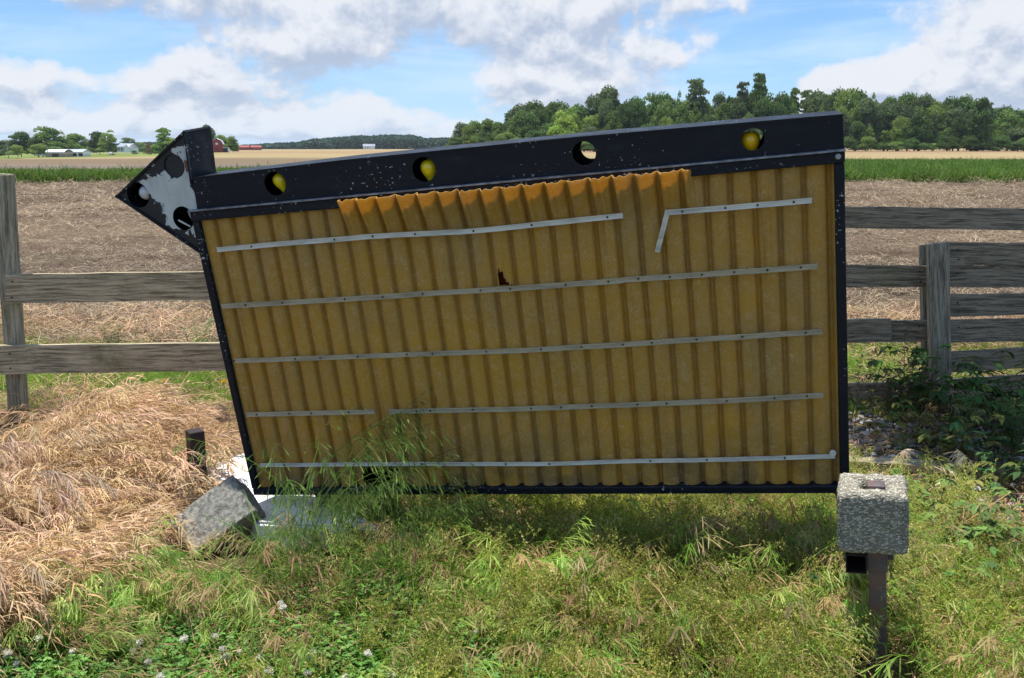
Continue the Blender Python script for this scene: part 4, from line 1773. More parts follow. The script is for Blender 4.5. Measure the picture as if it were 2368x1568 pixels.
plank('board', RF, (2190, 562), (2640, 564), 613, 618, 5.46, 5.46, 0.036, M_WOODR, 15)
plank('board', RF, (2190, 615), (2640, 615), 664, 668, 5.47, 5.47, 0.036, M_WOODR, 16)
plank('board', RF, (2190, 683), (2640, 675), 733, 722, 5.46, 5.46, 0.036, M_WOODR, 17)
plank('board', RF, (2190, 741), (2640, 735), 792, 787, 5.46, 5.46, 0.036, M_WOODR, 18)
plank('board', RF, (2185, 816), (2640, 790), 862, 835, 5.44, 5.44, 0.036, M_WOODR, 19)
plank('board', RF, (2100, 885), (2640, 850), 935, 905, 5.48, 5.48, 0.036, M_WOODR, 20)
plank('board', RF, (1800, 893), (2110, 885), 942, 936, 5.50, 5.46, 0.036, M_WOODR, 21)

for px, py, Y in ((2126, 628, 5.497), (2128, 652, 5.497), (2125, 755, 5.497), (2215, 578, 5.457), (2216, 600, 5.457), (2214, 632, 5.467), (2214, 700, 5.457), (2216, 757, 5.457)):
    nail(RF, px, py, Y)

# fallen timber on the gravel
tb = empty('fallen_timber', (at(2100, 1090, 4.3).x, 4.3, 0))
plank('beam', tb, (1900, 1064), (2330, 1088), 1082, 1106, 4.32, 4.22, 0.09, M_WOODL, 30)
tag(tb, 'long grey weathered timber lying on the gravel behind the concrete block', 'timber')


# ------------------------------------------------------------------ trees
def crown_mesh(name, seed, kind='round', n=4200, tint=(0.060, 0.115, 0.026)):
    """unit tree crown (width 1, height 1 from z 0 to 1): leaf clumps over many lobes"""
    rs = np.random.default_rng(seed)
    nl = {'round': 46, 'tall': 44, 'wispy': 120, 'bush': 24}[kind]
    lobes = []
    for i in range(nl):
        t = rs.uniform(0.0, 1.0)
        if kind == 'round':
            zz = 0.05 + 0.84 * t
            R = 0.37 * math.sin(math.pi * min(1, 0.22 + 0.72 * t)) ** 0.7
            r = rs.uniform(0.11, 0.19)
        elif kind == 'tall':
            zz = 0.10 + 0.82 * t
            R = 0.30 * (1 - 0.75 * t) + 0.03
            r = rs.uniform(0.09, 0.15) * (1.2 - 0.6 * t)
        elif kind == 'wispy':
            zz = 0.15 + 0.82 * t
            R = 0.34 * (1 - 0.6 * t)
            r = rs.uniform(0.06, 0.17) * (1 - .3 * t)
        else:
            zz = 0.2 + 0.5 * t
            R = 0.34 * (1 - 0.5 * t)
            r = rs.uniform(0.14, 0.22)
        a = rs.uniform(0, 2 * math.pi)
        rr = R * math.sqrt(rs.uniform(0.15, 1.0))
        lobes.append((rr * math.cos(a), rr * math.sin(a), zz, r, rs.uniform(0.82, 1.2)))
    L = np.array(lobes)
    wt = L[:, 3] ** 2
    pick = rs.choice(nl, n, p=wt / wt.sum())
    d = rs.normal(0, 1, (n, 3))
    d /= np.linalg.norm(d, axis=1)[:, None]
    d[:, 2] = np.where(d[:, 2] < -0.2, -d[:, 2] * 0.6, d[:, 2])
    rad = L[pick, 3] * np.where(rs.random(n) < 0.75, rs.normal(1.0, 0.09, n), rs.uniform(0.3, 1.0, n))
    P = L[pick, :3] + d * rad[:, None] * np.array([1, 1, 0.35 if kind == 'wispy' else 0.85])
    nrm = d + rs.normal(0, 0.55, (n, 3))
    nrm /= np.linalg.norm(nrm, axis=1)[:, None]
    s = np.cross(nrm, rs.normal(0, 1, (n, 3)))
    s /= np.linalg.norm(s, axis=1)[:, None]
    u = np.cross(nrm, s)
    sz = rs.uniform(0.014, 0.030, n)[:, None]
    V = np.empty((n, 4, 3))
    V[:, 0] = P - s * sz
    V[:, 1] = P - u * sz * 0.8
    V[:, 2] = P + s * sz
    V[:, 3] = P + u * sz * 0.8
    V[:, 2] += nrm * sz * 0.4
    col = np.ones((n, 4, 4))
    k_ = (L[pick, 4] * rs.uniform(0.75, 1.3, n))[:, None]
    base = np.array(tint)[None] * k_
    col[:, :, :3] = base[:, None, :]
    Fc = np.arange(n * 4).reshape(n, 4)
    me = bpy.data.meshes.new(name)
    me.from_pydata(V.reshape(-1, 3).tolist(), [], Fc.tolist())
    a = me.color_attributes.new('Col', 'FLOAT_COLOR', 'POINT')
    a.data.foreach_set('color', col.reshape(-1).astype(np.float32))
    me.materials.append(M_CROWN)
    return me, L


def trunk_mesh(name, seed, lobes):
    rs = np.random.default_rng(seed)
    bm = bmesh.new()
    p = Vector((0, 0, -0.03))
    r = 0.022
    prev = p
    for i in range(4):
        q = Vector((rs.normal(0, 0.01), rs.normal(0, 0.01), 0.12 + 0.17 * i))
        cyl_bm(bm, prev, q, r, r * 0.78, 7, False)
        r *= 0.78
        prev = q
    for i in range(9):
        l = lobes[rs.integers(0, len(lobes))]
        z0 = rs.uniform(0.15, 0.5)
        cyl_bm(bm, (0, 0, z0), (l[0] * 0.8, l[1] * 0.8, max(z0 + .05, l[2])), 0.009, 0.003, 5, False)
    me = bpy.data.meshes.new(name)
    bm.to_mesh(me)
    bm.free()
    me.materials.append(M_BARK)
    return me


DKG, MDG, LTG, BLG, YLG = (0.090, 0.160, 0.036), (0.145, 0.230, 0.048), (0.205, 0.295, 0.060), (0.130, 0.185, 0.068), (0.27, 0.37, 0.06)
VAR = {}
vi = 0
for kind, tints in (('round', (DKG, MDG, LTG, BLG, YLG)), ('tall', (DKG, MDG, LTG)), ('wispy', (MDG, BLG)), ('bush', (DKG, MDG, LTG))):
    for ti, tint in enumerate(tints):
        for rep in range(2 if kind == 'round' else 1):
            me, L = crown_mesh('crown_%s_%d_%d' % (kind, ti, rep), 100 + vi, kind, {'round': 7500, 'tall': 6000, 'wispy': 6500, 'bush': 3600}[kind], tint)
            tm = trunk_mesh('trunk_%d' % vi, 300 + vi, L)
            VAR.setdefault((kind, ti), []).append((me, tm))
            vi += 1


def tree(px, py_top, wpx, Y, kind, ti, label, group=None, name='tree', py_base=None, depth=1.0, cat='tree'):
    top = at(px, py_top, Y)
    x = top.x
    zb = float(terrain(np.array([x]), np.array([Y]))[0]) - 0.1
    if py_base is not None:
        zb = at(px, py_base, Y).z
    W_ = wpx / F * Y * 1.18
    H_ = (top.z - zb) * 1.03
    root = empty(name, (x, Y, zb), uni(0, 6.28))
    cm, tm = random.choice(VAR[(kind, ti)])
    c = link(bpy.data.objects.new('crown', cm), root)
    t = link(bpy.data.objects.new('trunk', tm), root)
    c.scale = (W_, W_ * depth, H_)
    t.scale = (min(W_, H_ * .8), min(W_, H_ * .8), H_)
    tag(root, label, cat, group)
    return root


random.seed(41)
# the wood on the right: profile of tree tops in the photograph
prof_x = [1045, 1075, 1110, 1140, 1165, 1200, 1240, 1290, 1340, 1375, 1405, 1450, 1500, 1560, 1600, 1650, 1700, 1750, 1800, 1850, 1900, 1950,
          2000, 2040, 2080, 2120, 2160, 2210, 2260, 2300, 2340, 2370, 2420, 2500, 2600]
prof_y = [290, 279, 284, 272, 268, 236, 232, 238, 240, 222, 208, 228, 222, 207, 232, 222, 226, 216, 216, 206, 212, 207,
          212, 226, 213, 218, 222, 222, 232, 240, 246, 250, 245, 250, 240]
WG = 'trees along the edge of the wood on the right'
kinds_lab = {0: 'dark green broadleaf tree in the wood edge beyond the field', 1: 'mid green broadleaf tree in the wood edge beyond the field',
             2: 'light green broadleaf tree in the wood edge beyond the field', 3: 'dull blue-green broadleaf tree in the wood edge beyond the field',
             4: 'bright yellow-green tree in the wood edge beyond the field'}


def ptop(px):
    return float(np.interp(px, prof_x, prof_y))


# front row (lower), middle, back row (reaching the profile)
for row, (Y, dy0, dy1, step, wlo, whi) in enumerate(((352, 40, 78, 36, 40, 62), (364, 14, 44, 34, 46, 74), (378, -3, 12, 28, 54, 84))):
    px = 1052 + row * 9
    while px < 2480:
        y0 = ptop(px)
        py = y0 + uni(dy0, dy1) * min(1.0, (350 - y0) / 110)
        ti = random.choices((0, 1, 2, 3, 4), (4, 4, 3.2, 3, 0.7))[0] if px < 2050 else random.choices((0, 1, 2, 3), (5, 3, 2, 3))[0]
        kind = random.choices(('round', 'tall', 'wispy'), (8, 1.6, 1.2 if row == 2 else 0.1))[0]
        t2 = ti if kind == 'round' else (min(ti, 2) if kind == 'tall' else ti % 2)
        lab = {'round': kinds_lab[ti], 'tall': 'narrow tall green tree in the wood beyond the field',
               'wispy': 'thin open-crowned tree rising from the wood beyond the field'}[kind]
        where = ('at its low left end' if px < 1165 else 'left of the empty lamp hole' if px < 1345 else 'right of the empty lamp hole' if px < 1560
                 else 'left of the right amber bulb' if px < 1735 else 'above the right end of the sign' if px < 1945
                 else 'right of the sign' if px < 2160 else 'near the right edge')
        lab = lab.replace(' beyond the field', '').replace(' in the wood edge', '').replace(' rising from the wood', '').replace(' in the wood', '') + (" of the wood's front row ", ' inside the wood ', " of the wood's back row ")[row] + where
        w = uni(wlo, whi) * (0.8 if px < 1160 else 1) * (0.62 if kind != 'round' else 1)
        if 1145 < px < 1940 and row == 0 and False:
            pass
        tree(px, py, w, Y + uni(-5, 5), kind, t2, lab, WG)
        px += step * uni(0.7, 1.35)
# the trees that stick out of the outline
tree(1757, 176, 62, 372, 'wispy', 0, 'tallest thin spire-like tree standing above the wood', name='tall_tree')
tree(1612, 190, 84, 372, 'wispy', 1, 'open-topped tree whose round head rises above the wood left of the spire', name='tall_tree')
tree(1718, 196, 50, 372, 'wispy', 1, 'narrow tree top just left of the tallest spire in the wood', name='tall_tree')
tree(1300, 258, 60, 346, 'round', 4, 'bright yellow-green tree in front of the darker wood above the sign bar', name='tree')
tree(2270, 226, 74, 344, 'tall', 0, 'dark dense conical tree at the right end of the wood', name='tree')
tree(1405, 206, 78, 380, 'round', 3, 'highest dull green dome of the wood above the empty lamp hole', name='tree')
# low edge of the wood: shrubs
for i, px in enumerate(np.arange(1050, 2480, 21)):
    tree(px + uni(-10, 10), uni(300, 338), uni(26, 52), 343 + uni(-4, 4), 'bush', random.choice((0, 0, 1)),
         'low leafy shrub at the foot of the wood ' + ('behind the sign bar' if px < 1945 else 'right of the sign'), 'shrubs at the foot of the wood', name='shrub', cat='shrub')

# farm trees on the left
LT = [  # px, top, width, Y, kind, tint, base, label
    (8, 326, 60, 470, 'round', 3, 362, 'dark tree at the left edge behind the utility pole'),
    (44, 308, 52, 455, 'round', 0, 362, 'dark round-headed tree behind the bright bush at far left'),
    (38, 331, 34, 440, 'bush', 2, 364, 'bright green bush below the dark round-headed tree at far left'),
    (108, 297, 78, 455, 'round', 1, 362, 'broad double-headed tree, largest of the farm trees at left'),
    (86, 328, 44, 438, 'bush', 2, 364, 'bright green bush beside the pole in front of the broad tree'),
    (124, 334, 40, 448, 'bush', 1, 362, 'mid green shrub right of the second utility pole'),
    (180, 311, 62, 470, 'round', 1, 358, 'round tree behind the long white farm shed'),
    (160, 326, 40, 480, 'round', 3, 358, 'small dark tree left of the round tree behind the shed'),
    (226, 306, 40, 475, 'round', 0, 357, 'dark tree touching the light conical tree left of the white house'),
    (248, 302, 52, 470, 'tall', 2, 357, 'light green conical tree left of the white house'),
    (208, 338, 24, 462, 'bush', 0, 357, 'grey-green shrub right of the farm shed'),
    (222, 343, 26, 465, 'bush', 1, 357, 'small round shrub below the conical tree'),
    (295, 320, 36, 640, 'round', 3, 350, 'small far tree above the roof of the white house'),
    (318, 330, 44, 660, 'round', 1, 350, 'low far trees right of the white house'),
    (311, 345, 14, 440, 'bush', 0, 359, 'small clipped round bush on the farm lawn'),
    (376, 292, 62, 430, 'tall', 1, 362, 'tall dense grey-green tree just left of the arrow head'),
    (390, 318, 40, 428, 'round', 2, 362, 'pale green lower tree against the arrow head'),
    (477, 291, 34, 440, 'round', 3, 354, 'dark tree between the arrow head and the red barn'),
    (512, 313, 38, 460, 'round', 2, 352, 'light green tree behind the red barn'),
    (536, 317, 28, 455, 'round', 1, 352, 'mid green tree right of the red barn'),
]
for px, py, w in ((-20, 332, 50), (22, 333, 40), (72, 331, 46), (98, 334, 40), (150, 330, 44), (200, 329, 40), (236, 331, 44), (268, 334, 34), (292, 337, 30), (330, 338, 36)):
    tree(px, py, w * 1.2, 545, 'bush', random.choice((0, 0, 1)), 'dark low tree in the hedge line behind the farm', 'hedge line trees behind the farm', py_base=356)
for px, py, w, Y, kind, ti, base, lab in LT:
    w *= 1.12
    tree(px, py, w, Y, kind, ti, lab, name='shrub' if kind == 'bush' else 'tree', py_base=base, cat='shrub' if kind == 'bush' else 'tree')
# reddish ornamental tree
me, L = crown_mesh('crown_red', 77, 'round', 1500, (0.13, 0.075, 0.05))
VAR[('round', 9)] = [(me, trunk_mesh('trunk_red', 78, L))]
tree(343, 331, 24, 430, 'round', 9, 'small reddish-brown tree standing alone on the farm lawn', name='tree', py_base=362)

# far wooded ridges (read as one mass)
def ridge(name, px0, px1, prof, Y, depth, n, tint, label):
    rs = np.random.default_rng(len(name) + int(Y))
    xs = np.array([p[0] for p in prof])
    ysx = np.array([p[1] for p in prof])
    V, C = [], []
    px = rs.uniform(px0, px1, n)
    dd = rs.uniform(0, depth, n)
    hump = np.interp(px, xs, ysx)
    canopy = 2.2 * (vnoise(px / 9.0, dd / 20.0, 4) - 0.5) * 2 + 1.6 * (vnoise(px / 4.0, dd / 9.0, 8) - .5) * 2
    f = rs.random(n) ** 0.8
    cols = np.ones((n * 4, 4))
    for i in range(n):
        Yi = Y + dd[i]
        top = at(px[i], hump[i] + canopy[i] + (1 - dd[i] / depth) * 3.5, Yi)
        zb = -1.2 if px0 > 0 else -3.6
        z = zb + (top.z - zb) * (f[i] if dd[i] < depth * 0.35 else 0.75 + 0.25 * f[i])
        s_ = 1.9
        c0 = np.array((top.x, Yi, z))
        u = rs.normal(0, 1, 3)
        v = rs.normal(0, 1, 3)
        u = u / np.linalg.norm(u) * s_
        v = v / np.linalg.norm(v) * s_
        V += [c0 - u, c0 - v, c0 + u, c0 + v]
        k_ = rs.uniform(.7, 1.3) * (0.75 + 0.5 * vnoise(np.array([px[i] / 7.0]), np.array([dd[i] / 15.0]), 12)[0])
        cols[4 * i:4 * i + 4, :3] = np.array(tint) * k_
    Fc = [(4 * i, 4 * i + 1, 4 * i + 2, 4 * i + 3) for i in range(n)]
    o = mesh_obj(name, V, Fc, M_CROWN, None, False, cols)
    return tag(o, label, 'wood', None, 'stuff')


ridge('distant_wood', 560, 1120, [(560, 338), (620, 334), (690, 331), (720, 324), (760, 321), (800, 317), (850, 316), (900, 314), (950, 314), (985, 322),
      (1030, 321), (1120, 321)], 1150, 160, 34000, (0.045, 0.085, 0.05), 'bluish far wood along the horizon between the farm and the near wood')
ridge('distant_wood', -120, 560, [(-120, 333), (60, 331), (200, 330), (280, 334), (350, 330), (450, 333), (560, 338)], 1250, 160, 26000,
      (0.04, 0.075, 0.05), 'low dark wooded horizon behind the farm at left')

# ------------------------------------------------------------------ farm buildings
def wall_mat(name, col, rough=0.7):
    return simple(name, col, rough, 0, 0.8, 0.12)


M_RED, M_WHT, M_ROOFG = wall_mat('red_barn_boards', (0.26, 0.045, 0.04)), wall_mat('white_siding', (0.72, 0.73, 0.74)), wall_mat('grey_blue_shingle', (0.24, 0.27, 0.33))
M_METAL, M_DK = wall_mat('pale_metal_roof', (0.62, 0.64, 0.66), 0.4), simple('dark_opening', (0.02, 0.022, 0.025), 0.7)


def bx_obj(name, lo, hi, mat, parent):
    bm = bmesh.new()
    box_bm(bm, lo, hi)
    return from_bm(name, bm, mat, parent)


def gable_obj(name, w, d, h0, h1, mat, parent, over=0.3, gambrel=False, thick=0.15, x0=0, axis='y'):
    """roof whose ridge runs along y"""
    bm = bmesh.new()
    hw = w / 2 + over
    if gambrel:
        pr = [(-hw, h0 - 0.2), (-hw * 0.68, h0 + (h1 - h0) * 0.62), (0, h1), (hw * 0.68, h0 + (h1 - h0) * 0.62), (hw, h0 - 0.2)]
    else:
        pr = [(-hw, h0 - 0.1), (0, h1), (hw, h0 - 0.1)]
    out = [(x, z + thick) for x, z in pr]
    ring = pr + out[::-1]
    a = [(x + x0, -d / 2 - over, z) for x, z in ring]
    b = [(x + x0, d / 2 + over, z) for x, z in ring]
    prism_bm(bm, a, b)
    if axis == 'x':
        bmesh.ops.rotate(bm, verts=bm.verts, cent=(x0, 0, 0), matrix=Matrix.Rotation(math.pi / 2, 3, 'Z'))
    return from_bm(name, bm, mat, parent)


def wall_obj(name, w, d, h0, h1, mat, parent, gambrel=False, x0=0, axis='y'):
    bm = bmesh.new()
    hw = w / 2
    if gambrel:
        pr = [(-hw, 0), (-hw, h0), (-hw * 0.68, h0 + (h1 - h0) * 0.62), (0, h1), (hw * 0.68, h0 + (h1 - h0) * 0.62), (hw, h0), (hw, 0)]
    else:
        pr = [(-hw, 0), (-hw, h0), (0, h1), (hw, h0), (hw, 0)]
    prism_bm(bm, [(x + x0, -d / 2, z) for x, z in pr], [(x + x0, d / 2, z) for x, z in pr])
    if axis == 'x':
        bmesh.ops.rotate(bm, verts=bm.verts, cent=(x0, 0, 0), matrix=Matrix.Rotation(math.pi / 2, 3, 'Z'))
    return from_bm(name, bm, mat, parent)


def place(name, px, pyb, Y, label, cat, rz=0):
    p_ = at(px, pyb, Y)
    e = empty(name, p_, rz)
    return tag(e, label, cat)


S_ = 440 / F    # metres per photo pixel at 440 m
barn = place('red_barn', 504, 353.0, 440, 'red gambrel barn with white roof side and small lean-to right of the arrow head', 'barn', math.radians(14))
wall_obj('wall', 25 * S_, 12, 3.9, 6.4, M_RED, barn, True)
gable_obj('roof', 25 * S_, 12, 3.9, 6.4, M_METAL, barn, 0.35, True)
bx_obj('door', (-0.9, -6.10, 0.0), (0.9, -5.98, 2.3), wall_mat('red_door', (0.20, 0.03, 0.03)), barn)
bx_obj('loft_door', (-0.5, -6.10, 3.6), (0.5, -5.98, 4.5), M_WHT, barn)
bx_obj('lean_to', (13 * S_, -6, 0), (23 * S_, -1, 2.1), M_DK, barn)
bx_obj('lean_to_roof', (12.6 * S_, -6.3, 2.11), (25 * S_, -0.7, 2.35), M_METAL, barn)
bx_obj('lean_to_end', (23.2 * S_, -6, 0), (26 * S_, -1, 2.0), M_WHT, barn)
bx_obj('milk_house', (-23 * S_, -4, 0), (-13.2 * S_, 1, 3.0), M_WHT, barn)
bx_obj('milk_house_roof', (-23.6 * S_, -4.4, 3.01), (-13.2 * S_, 1.4, 3.2), M_METAL, barn)

shed = place('farm_shed', 178, 362.5, 450, 'long low grey-roofed farm shed beside the white-roofed one', 'shed')
wall_obj('wall', 9, 46 * S_, 2.2, 3.4, M_WHT, shed, axis='x')
gable_obj('roof', 9, 46 * S_, 2.2, 3.4, wall_mat('silver_roof', (0.42, 0.45, 0.49), 0.4), shed, 0.4, axis='x')
for i in range(3):
    bx_obj('opening', (-3 + 3 * i, -4.62, 0.3), (-1.0 + 3 * i, -4.48, 1.9), M_DK, shed)
shed2 = place('farm_shed', 138, 363.5, 440, 'low shed with bright white curved roof left of the long grey shed', 'shed')
wall_obj('wall', 8, 44 * S_, 2.0, 3.0, simple('shed_wall', (0.30, 0.22, 0.18), 0.8), shed2, axis='x')
bm = bmesh.new()
prA = []
for i in range(9):
    a_ = math.pi * (0.12 + 0.76 * i / 8)
    prA.append((-4.6 * math.cos(a_), 1.7 + 1.9 * math.sin(a_)))
ringp = prA + [(x, z - 0.2) for x, z in prA[::-1]]
prism_bm(bm, [(-22 * S_, x, z) for x, z in ringp], [(22 * S_, x, z) for x, z in ringp])
from_bm('roof', bm, M_WHT, shed2)
bx_obj('opening', (-1.5, -4.16, 0.0), (1.5, -4.02, 1.7), M_DK, shed2)

Sh = 460 / F
house = place('farmhouse', 296, 352.5, 460, 'white farmhouse with grey-blue roof on the lawn at left', 'house', math.radians(-12))
wall_obj('wall', 7, 30 * Sh, 2.7, 4.2, wall_mat('pale_grey_siding', (0.50, 0.52, 0.55)), house, axis='x')
gable_obj('roof', 7, 30 * Sh, 2.7, 4.2, M_ROOFG, house, 0.4, axis='x')
wall_obj('porch_gable', 2.6, 3, 2.6, 3.9, M_WHT, house, x0=2.4).location = (0, -3.0, 0)
for i in range(3):
    bx_obj('window', (-2.9 + 1.6 * i, -3.56, 1.0), (-2.1 + 1.6 * i, -3.46, 2.0), M_DK, house)
bx_obj('garage', (3.4, -3.2, -0.4), (5.2, 1, 2.2), M_WHT, house)

Sf = 1100 / F
fh = place('far_house', 853, 345.0, 1000, 'small white house far off before the distant wood above the sign', 'house', math.radians(10))
wall_obj('wall', 7, 26 * Sf * .9, 3.0, 5.2, M_WHT, fh, axis='x')
gable_obj('roof', 7, 26 * Sf * .9, 3.0, 5.2, M_ROOFG, fh, 0.4, axis='x')
wall_obj('gable_end', 3.8, 5, 3.0, 5.4, M_WHT, fh, x0=4.3)
for i in range(3):
    bx_obj('window', (-4.5 + 2.2 * i, -3.57, 1.0), (-3.7 + 2.2 * i, -3.45, 2.1), M_DK, fh)
for px, lab in ((563, 'left one of two tiny far red barns right of the big barn'), (591, 'right one of two tiny far red barns right of the big barn')):
    f2 = place('far_red_barn', px, 348.0, 820, lab, 'barn', math.radians(30))
    wall_obj('wall', 6, 9, 2.6, 4.2, M_RED, f2, axis='x')
    gable_obj('roof', 6, 9, 2.6, 4.2, M_RED, f2, 0.3, axis='x')

for px, pyt, pyb, Y, lab in ((20, 330, 367, 400, 'leftmost wooden utility pole before the farm trees'),
                             (112, 337, 366, 405, 'wooden utility pole right of the bright bush at left'),):
    a, b = at(px, pyt, Y), at(px, pyb, Y)
    e = empty('utility_pole', b)
    tag(e, lab, 'utility pole')
    bm = bmesh.new()
    cyl_bm(bm, (0, 0, 0), (0, 0, a.z - b.z), 0.20, 0.14, 8)
    from_bm('pole', bm, simple('pole_wood_%d' % px, (0.32, 0.28, 0.23), 0.9), e)
    bx_obj('crossarm', (-0.9, -0.08, (a.z - b.z) * 0.9), (0.9, 0.08, (a.z - b.z) * 0.9 + 0.18), M_BARK, e)


def vehicle(name, px, pyb, Y, L_, H_, mat, lab, cat, rz):
    e = place(name, px, pyb, Y, lab, cat, rz)
    bm = bmesh.new()
    pr = [(-L_ / 2, 0.35), (-L_ / 2, H_ * 0.62), (-L_ * 0.42, H_), (L_ * 0.12, H_), (L_ * 0.26, H_ * 0.64), (L_ / 2, H_ * 0.56), (L_ / 2, 0.35)]
    prism_bm(bm, [(x, -0.85, z) for x, z in pr], [(x, 0.85, z) for x, z in pr])
    bevel_all(bm, 0.06, 2)
    from_bm('body', bm, mat, e)
    for x in (-L_ * 0.30, L_ * 0.30):
        for y in (-0.9, 0.72):
            bm = bmesh.new()
            cyl_bm(bm, (x, y, 0.33), (x, y + 0.2, 0.33), 0.33, None, 14)
            from_bm('wheel', bm, M_DK, e)
    bx_obj('side_window', (-L_ * 0.38, -0.875, H_ * 0.66), (L_ * 0.10, -0.853, H_ * 0.9), M_DK, e)
    return e


vehicle('parked_car', 259, 359.0, 440, 1.9, 1.5, M_WHT, 'small white car on the farm drive left of the pale track', 'car', math.radians(70))
vehicle('parked_car', 95, 362.5, 436, 3.2, 1.2, M_WHT, 'white car half hidden behind bushes left of the curved-roof shed', 'car', 0.2)

# pale farm road
V = []
for i, (px, py, wd) in enumerate(((118, 367.0, 1.3), (160, 366.0, 1.2), (205, 364.2, 1.1), (250, 361.4, 1.0), (290, 359.2, 1.0), (318, 358.4, 1.0))):
    a = at(px, py, 415 + i * 4)
    z = float(terrain(np.array([a.x]), np.array([a.y]))[0])
    V.append((a.x, a.y, max(z, -1.15) + 0.06))
vv, ff = [], []
for i, p_ in enumerate(V):
    vv += [(p_[0], p_[1] - 5, p_[2]), (p_[0], p_[1] + 5, p_[2])]
for i in range(len(V) - 1):
    ff.append((2 * i, 2 * i + 2, 2 * i + 3, 2 * i + 1))
rd = mesh_obj('farm_road', vv, ff, simple('pale_gravel_road', (0.52, 0.50, 0.47), 0.9, 0, 0.5, 0.1))
tag(rd, None, None, None, 'structure')

# tree standing just outside the right edge: its crown shades the board fence and the gravel
rs = np.random.default_rng(3)
ov = empty('overhanging_tree', (5.3, 6.9, 0))
tag(ov, 'leafy tree beyond the right edge whose boughs shade the board fence', 'tree')
mbt = MB()
random.seed(77)
for (cx_, cy_, cz_, rx_, ry_, rz_, n_) in ((2.65, 5.35, 3.75, 1.45, 1.15, .45, 4200), (4.5, 6.2, 4.4, 1.6, 1.4, 0.9, 2800), (1.75, 5.0, 3.7, .55, .6, .3, 1200)):
    for i in range(n_):
        d = rs.normal(0, 1, 3)
        d = d / np.linalg.norm(d) * rs.random() ** .4
        p_ = Vector((cx_ + d[0] * rx_ - 5.3, cy_ + d[1] * ry_ - 6.9, cz_ + d[2] * rz_))
        q_ = rs.normal(0, 1, 3)
        mbt.leaf(p_, q_, rs.normal(0, 1, 3), uni(.07, .12), uni(.045, .075), rc((.055, .11, .026), .25), .2, .2)
mbt.build('crown', M_CROWN, ov)
bm = bmesh.new()
cyl_bm(bm, (0, 0, -.1), (-.1, -.05, 2.4), .17, .13, 12)
cyl_bm(bm, (-.1, -.05, 2.4), (-.9, -.5, 4.3), .11, .06, 10)
cyl_bm(bm, (-.1, -.05, 2.3), (-2.9, -1.6, 3.7), .08, .025, 8)
cyl_bm(bm, (-.08, -.05, 2.4), (.2, .1, 5.0), .10, .04, 8)
from_bm('trunk', bm, M_BARK, ov)


# ------------------------------------------------------------------ vegetation near the sign
LEAN = math.radians(-25)
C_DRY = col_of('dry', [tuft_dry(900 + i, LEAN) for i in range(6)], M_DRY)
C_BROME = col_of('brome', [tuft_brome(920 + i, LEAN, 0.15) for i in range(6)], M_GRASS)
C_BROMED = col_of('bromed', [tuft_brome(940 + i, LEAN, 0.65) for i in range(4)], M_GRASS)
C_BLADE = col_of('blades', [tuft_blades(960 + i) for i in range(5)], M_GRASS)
C_CLOV = col_of('clover', [tuft_clover(980 + i) for i in range(5)], M_LEAF)
C_SEED = col_of('seedy', [tuft_seedy(1000 + i) for i in range(5)], M_GRASS)
C_THATCH = col_of('thatch', [thatch(1020 + i, (TAN, TAN2, PINK, (0.30, 0.19, 0.11))) for i in range(4)], M_STRAW)
C_STRAW = col_of('fieldstraw', [thatch(1040 + i, ((0.34, 0.26, 0.165), (0.24, 0.175, 0.115), (0.42, 0.33, 0.21), (0.13, 0.095, 0.065)), 60, 0.35, (0.05, 0.16), 0.006, 0.05)
                                for i in range(4)], M_STRAW)
C_STONE = col_of('stones', [stones(1060 + i) for i in range(4)], M_STONE)

Z_DRY = zone([(-700, 902), (300, 915), (540, 930), (575, 1040), (455, 1120), (385, 1195), (285, 1275), (170, 1345), (40, 1425), (-120, 1475), (-700, 1520)], 0.12)
Z_LAWN = zone([(-600, 838), (620, 838), (560, 905), (300, 890), (-600, 880)], 0.0)
Z_BACK = zone([(-700, 690), (3000, 690), (3000, 838), (-700, 838)], 0.0)
Z_RIGHT = zone([(1930, 880), (2900, 860), (3000, 1330), (2250, 1330), (2100, 1290), (1960, 1290)], 0.0)
Z_GRAVEL = zone([(1940, 945), (2200, 960), (2420, 1000), (2700, 1160), (2420, 1330), (2290, 1280), (2180, 1190), (1950, 1180)], 0.0)
Z_CLOV = zone([(-300, 1530), (150, 1480), (480, 1450), (700, 1430), (840, 1330), (1000, 1340), (1100, 1430), (1400, 1490), (1700, 1540), (2000, 1800), (-300, 1800)], 0.03)
Z_CABIN = [(CT[0].x, CT[0].y - 0.10), (CT[1].x - .04, CT[1].y - 0.09), (CT[2].x, CT[2].y), (CT[3].x, CT[3].y)]
Z_SHEET = zone([(445, 1085), (640, 1080), (640, 1250), (470, 1250)])
NEAR = (-5.0, 5.0, 1.5, 7.2)


def no_cab(x, y):
    d0 = (((x - fb_c.x + .07) / 0.25) ** 2 + ((y - 3.30) / 0.33) ** 2 < 1) | (in_poly(x, y, Z_SHEET))
    post = (np.abs(x - stand.location.x * y / YB) < 0.21) & (y < YB + 0.03) & (y > 1.6)
    st2 = (np.abs(x - stub.location.x * y / 3.95) < 0.16) & (y < 3.98) & (y > 3.35)
    near_c = (in_poly(x, y + 0.27, Z_CABIN) | in_poly(x, y + 0.42, Z_CABIN)) & (RNG.random(len(x)) < 0.75)
    st3 = (np.abs(x - LF.location.x * y / 5.2) < 0.22) & (y > 4.2) & (y < 5.4)
    return ~in_poly(x, y, Z_CABIN) & ~d0 & ~(post & (RNG.random(len(x)) < 0.97)) & ~st2 & ~near_c & ~st3


def patch(x, y, s, seed, lo, hi):
    return np.clip((fbm(x * s, y * s, 3, seed) - lo) / (hi - lo), 0, 1)


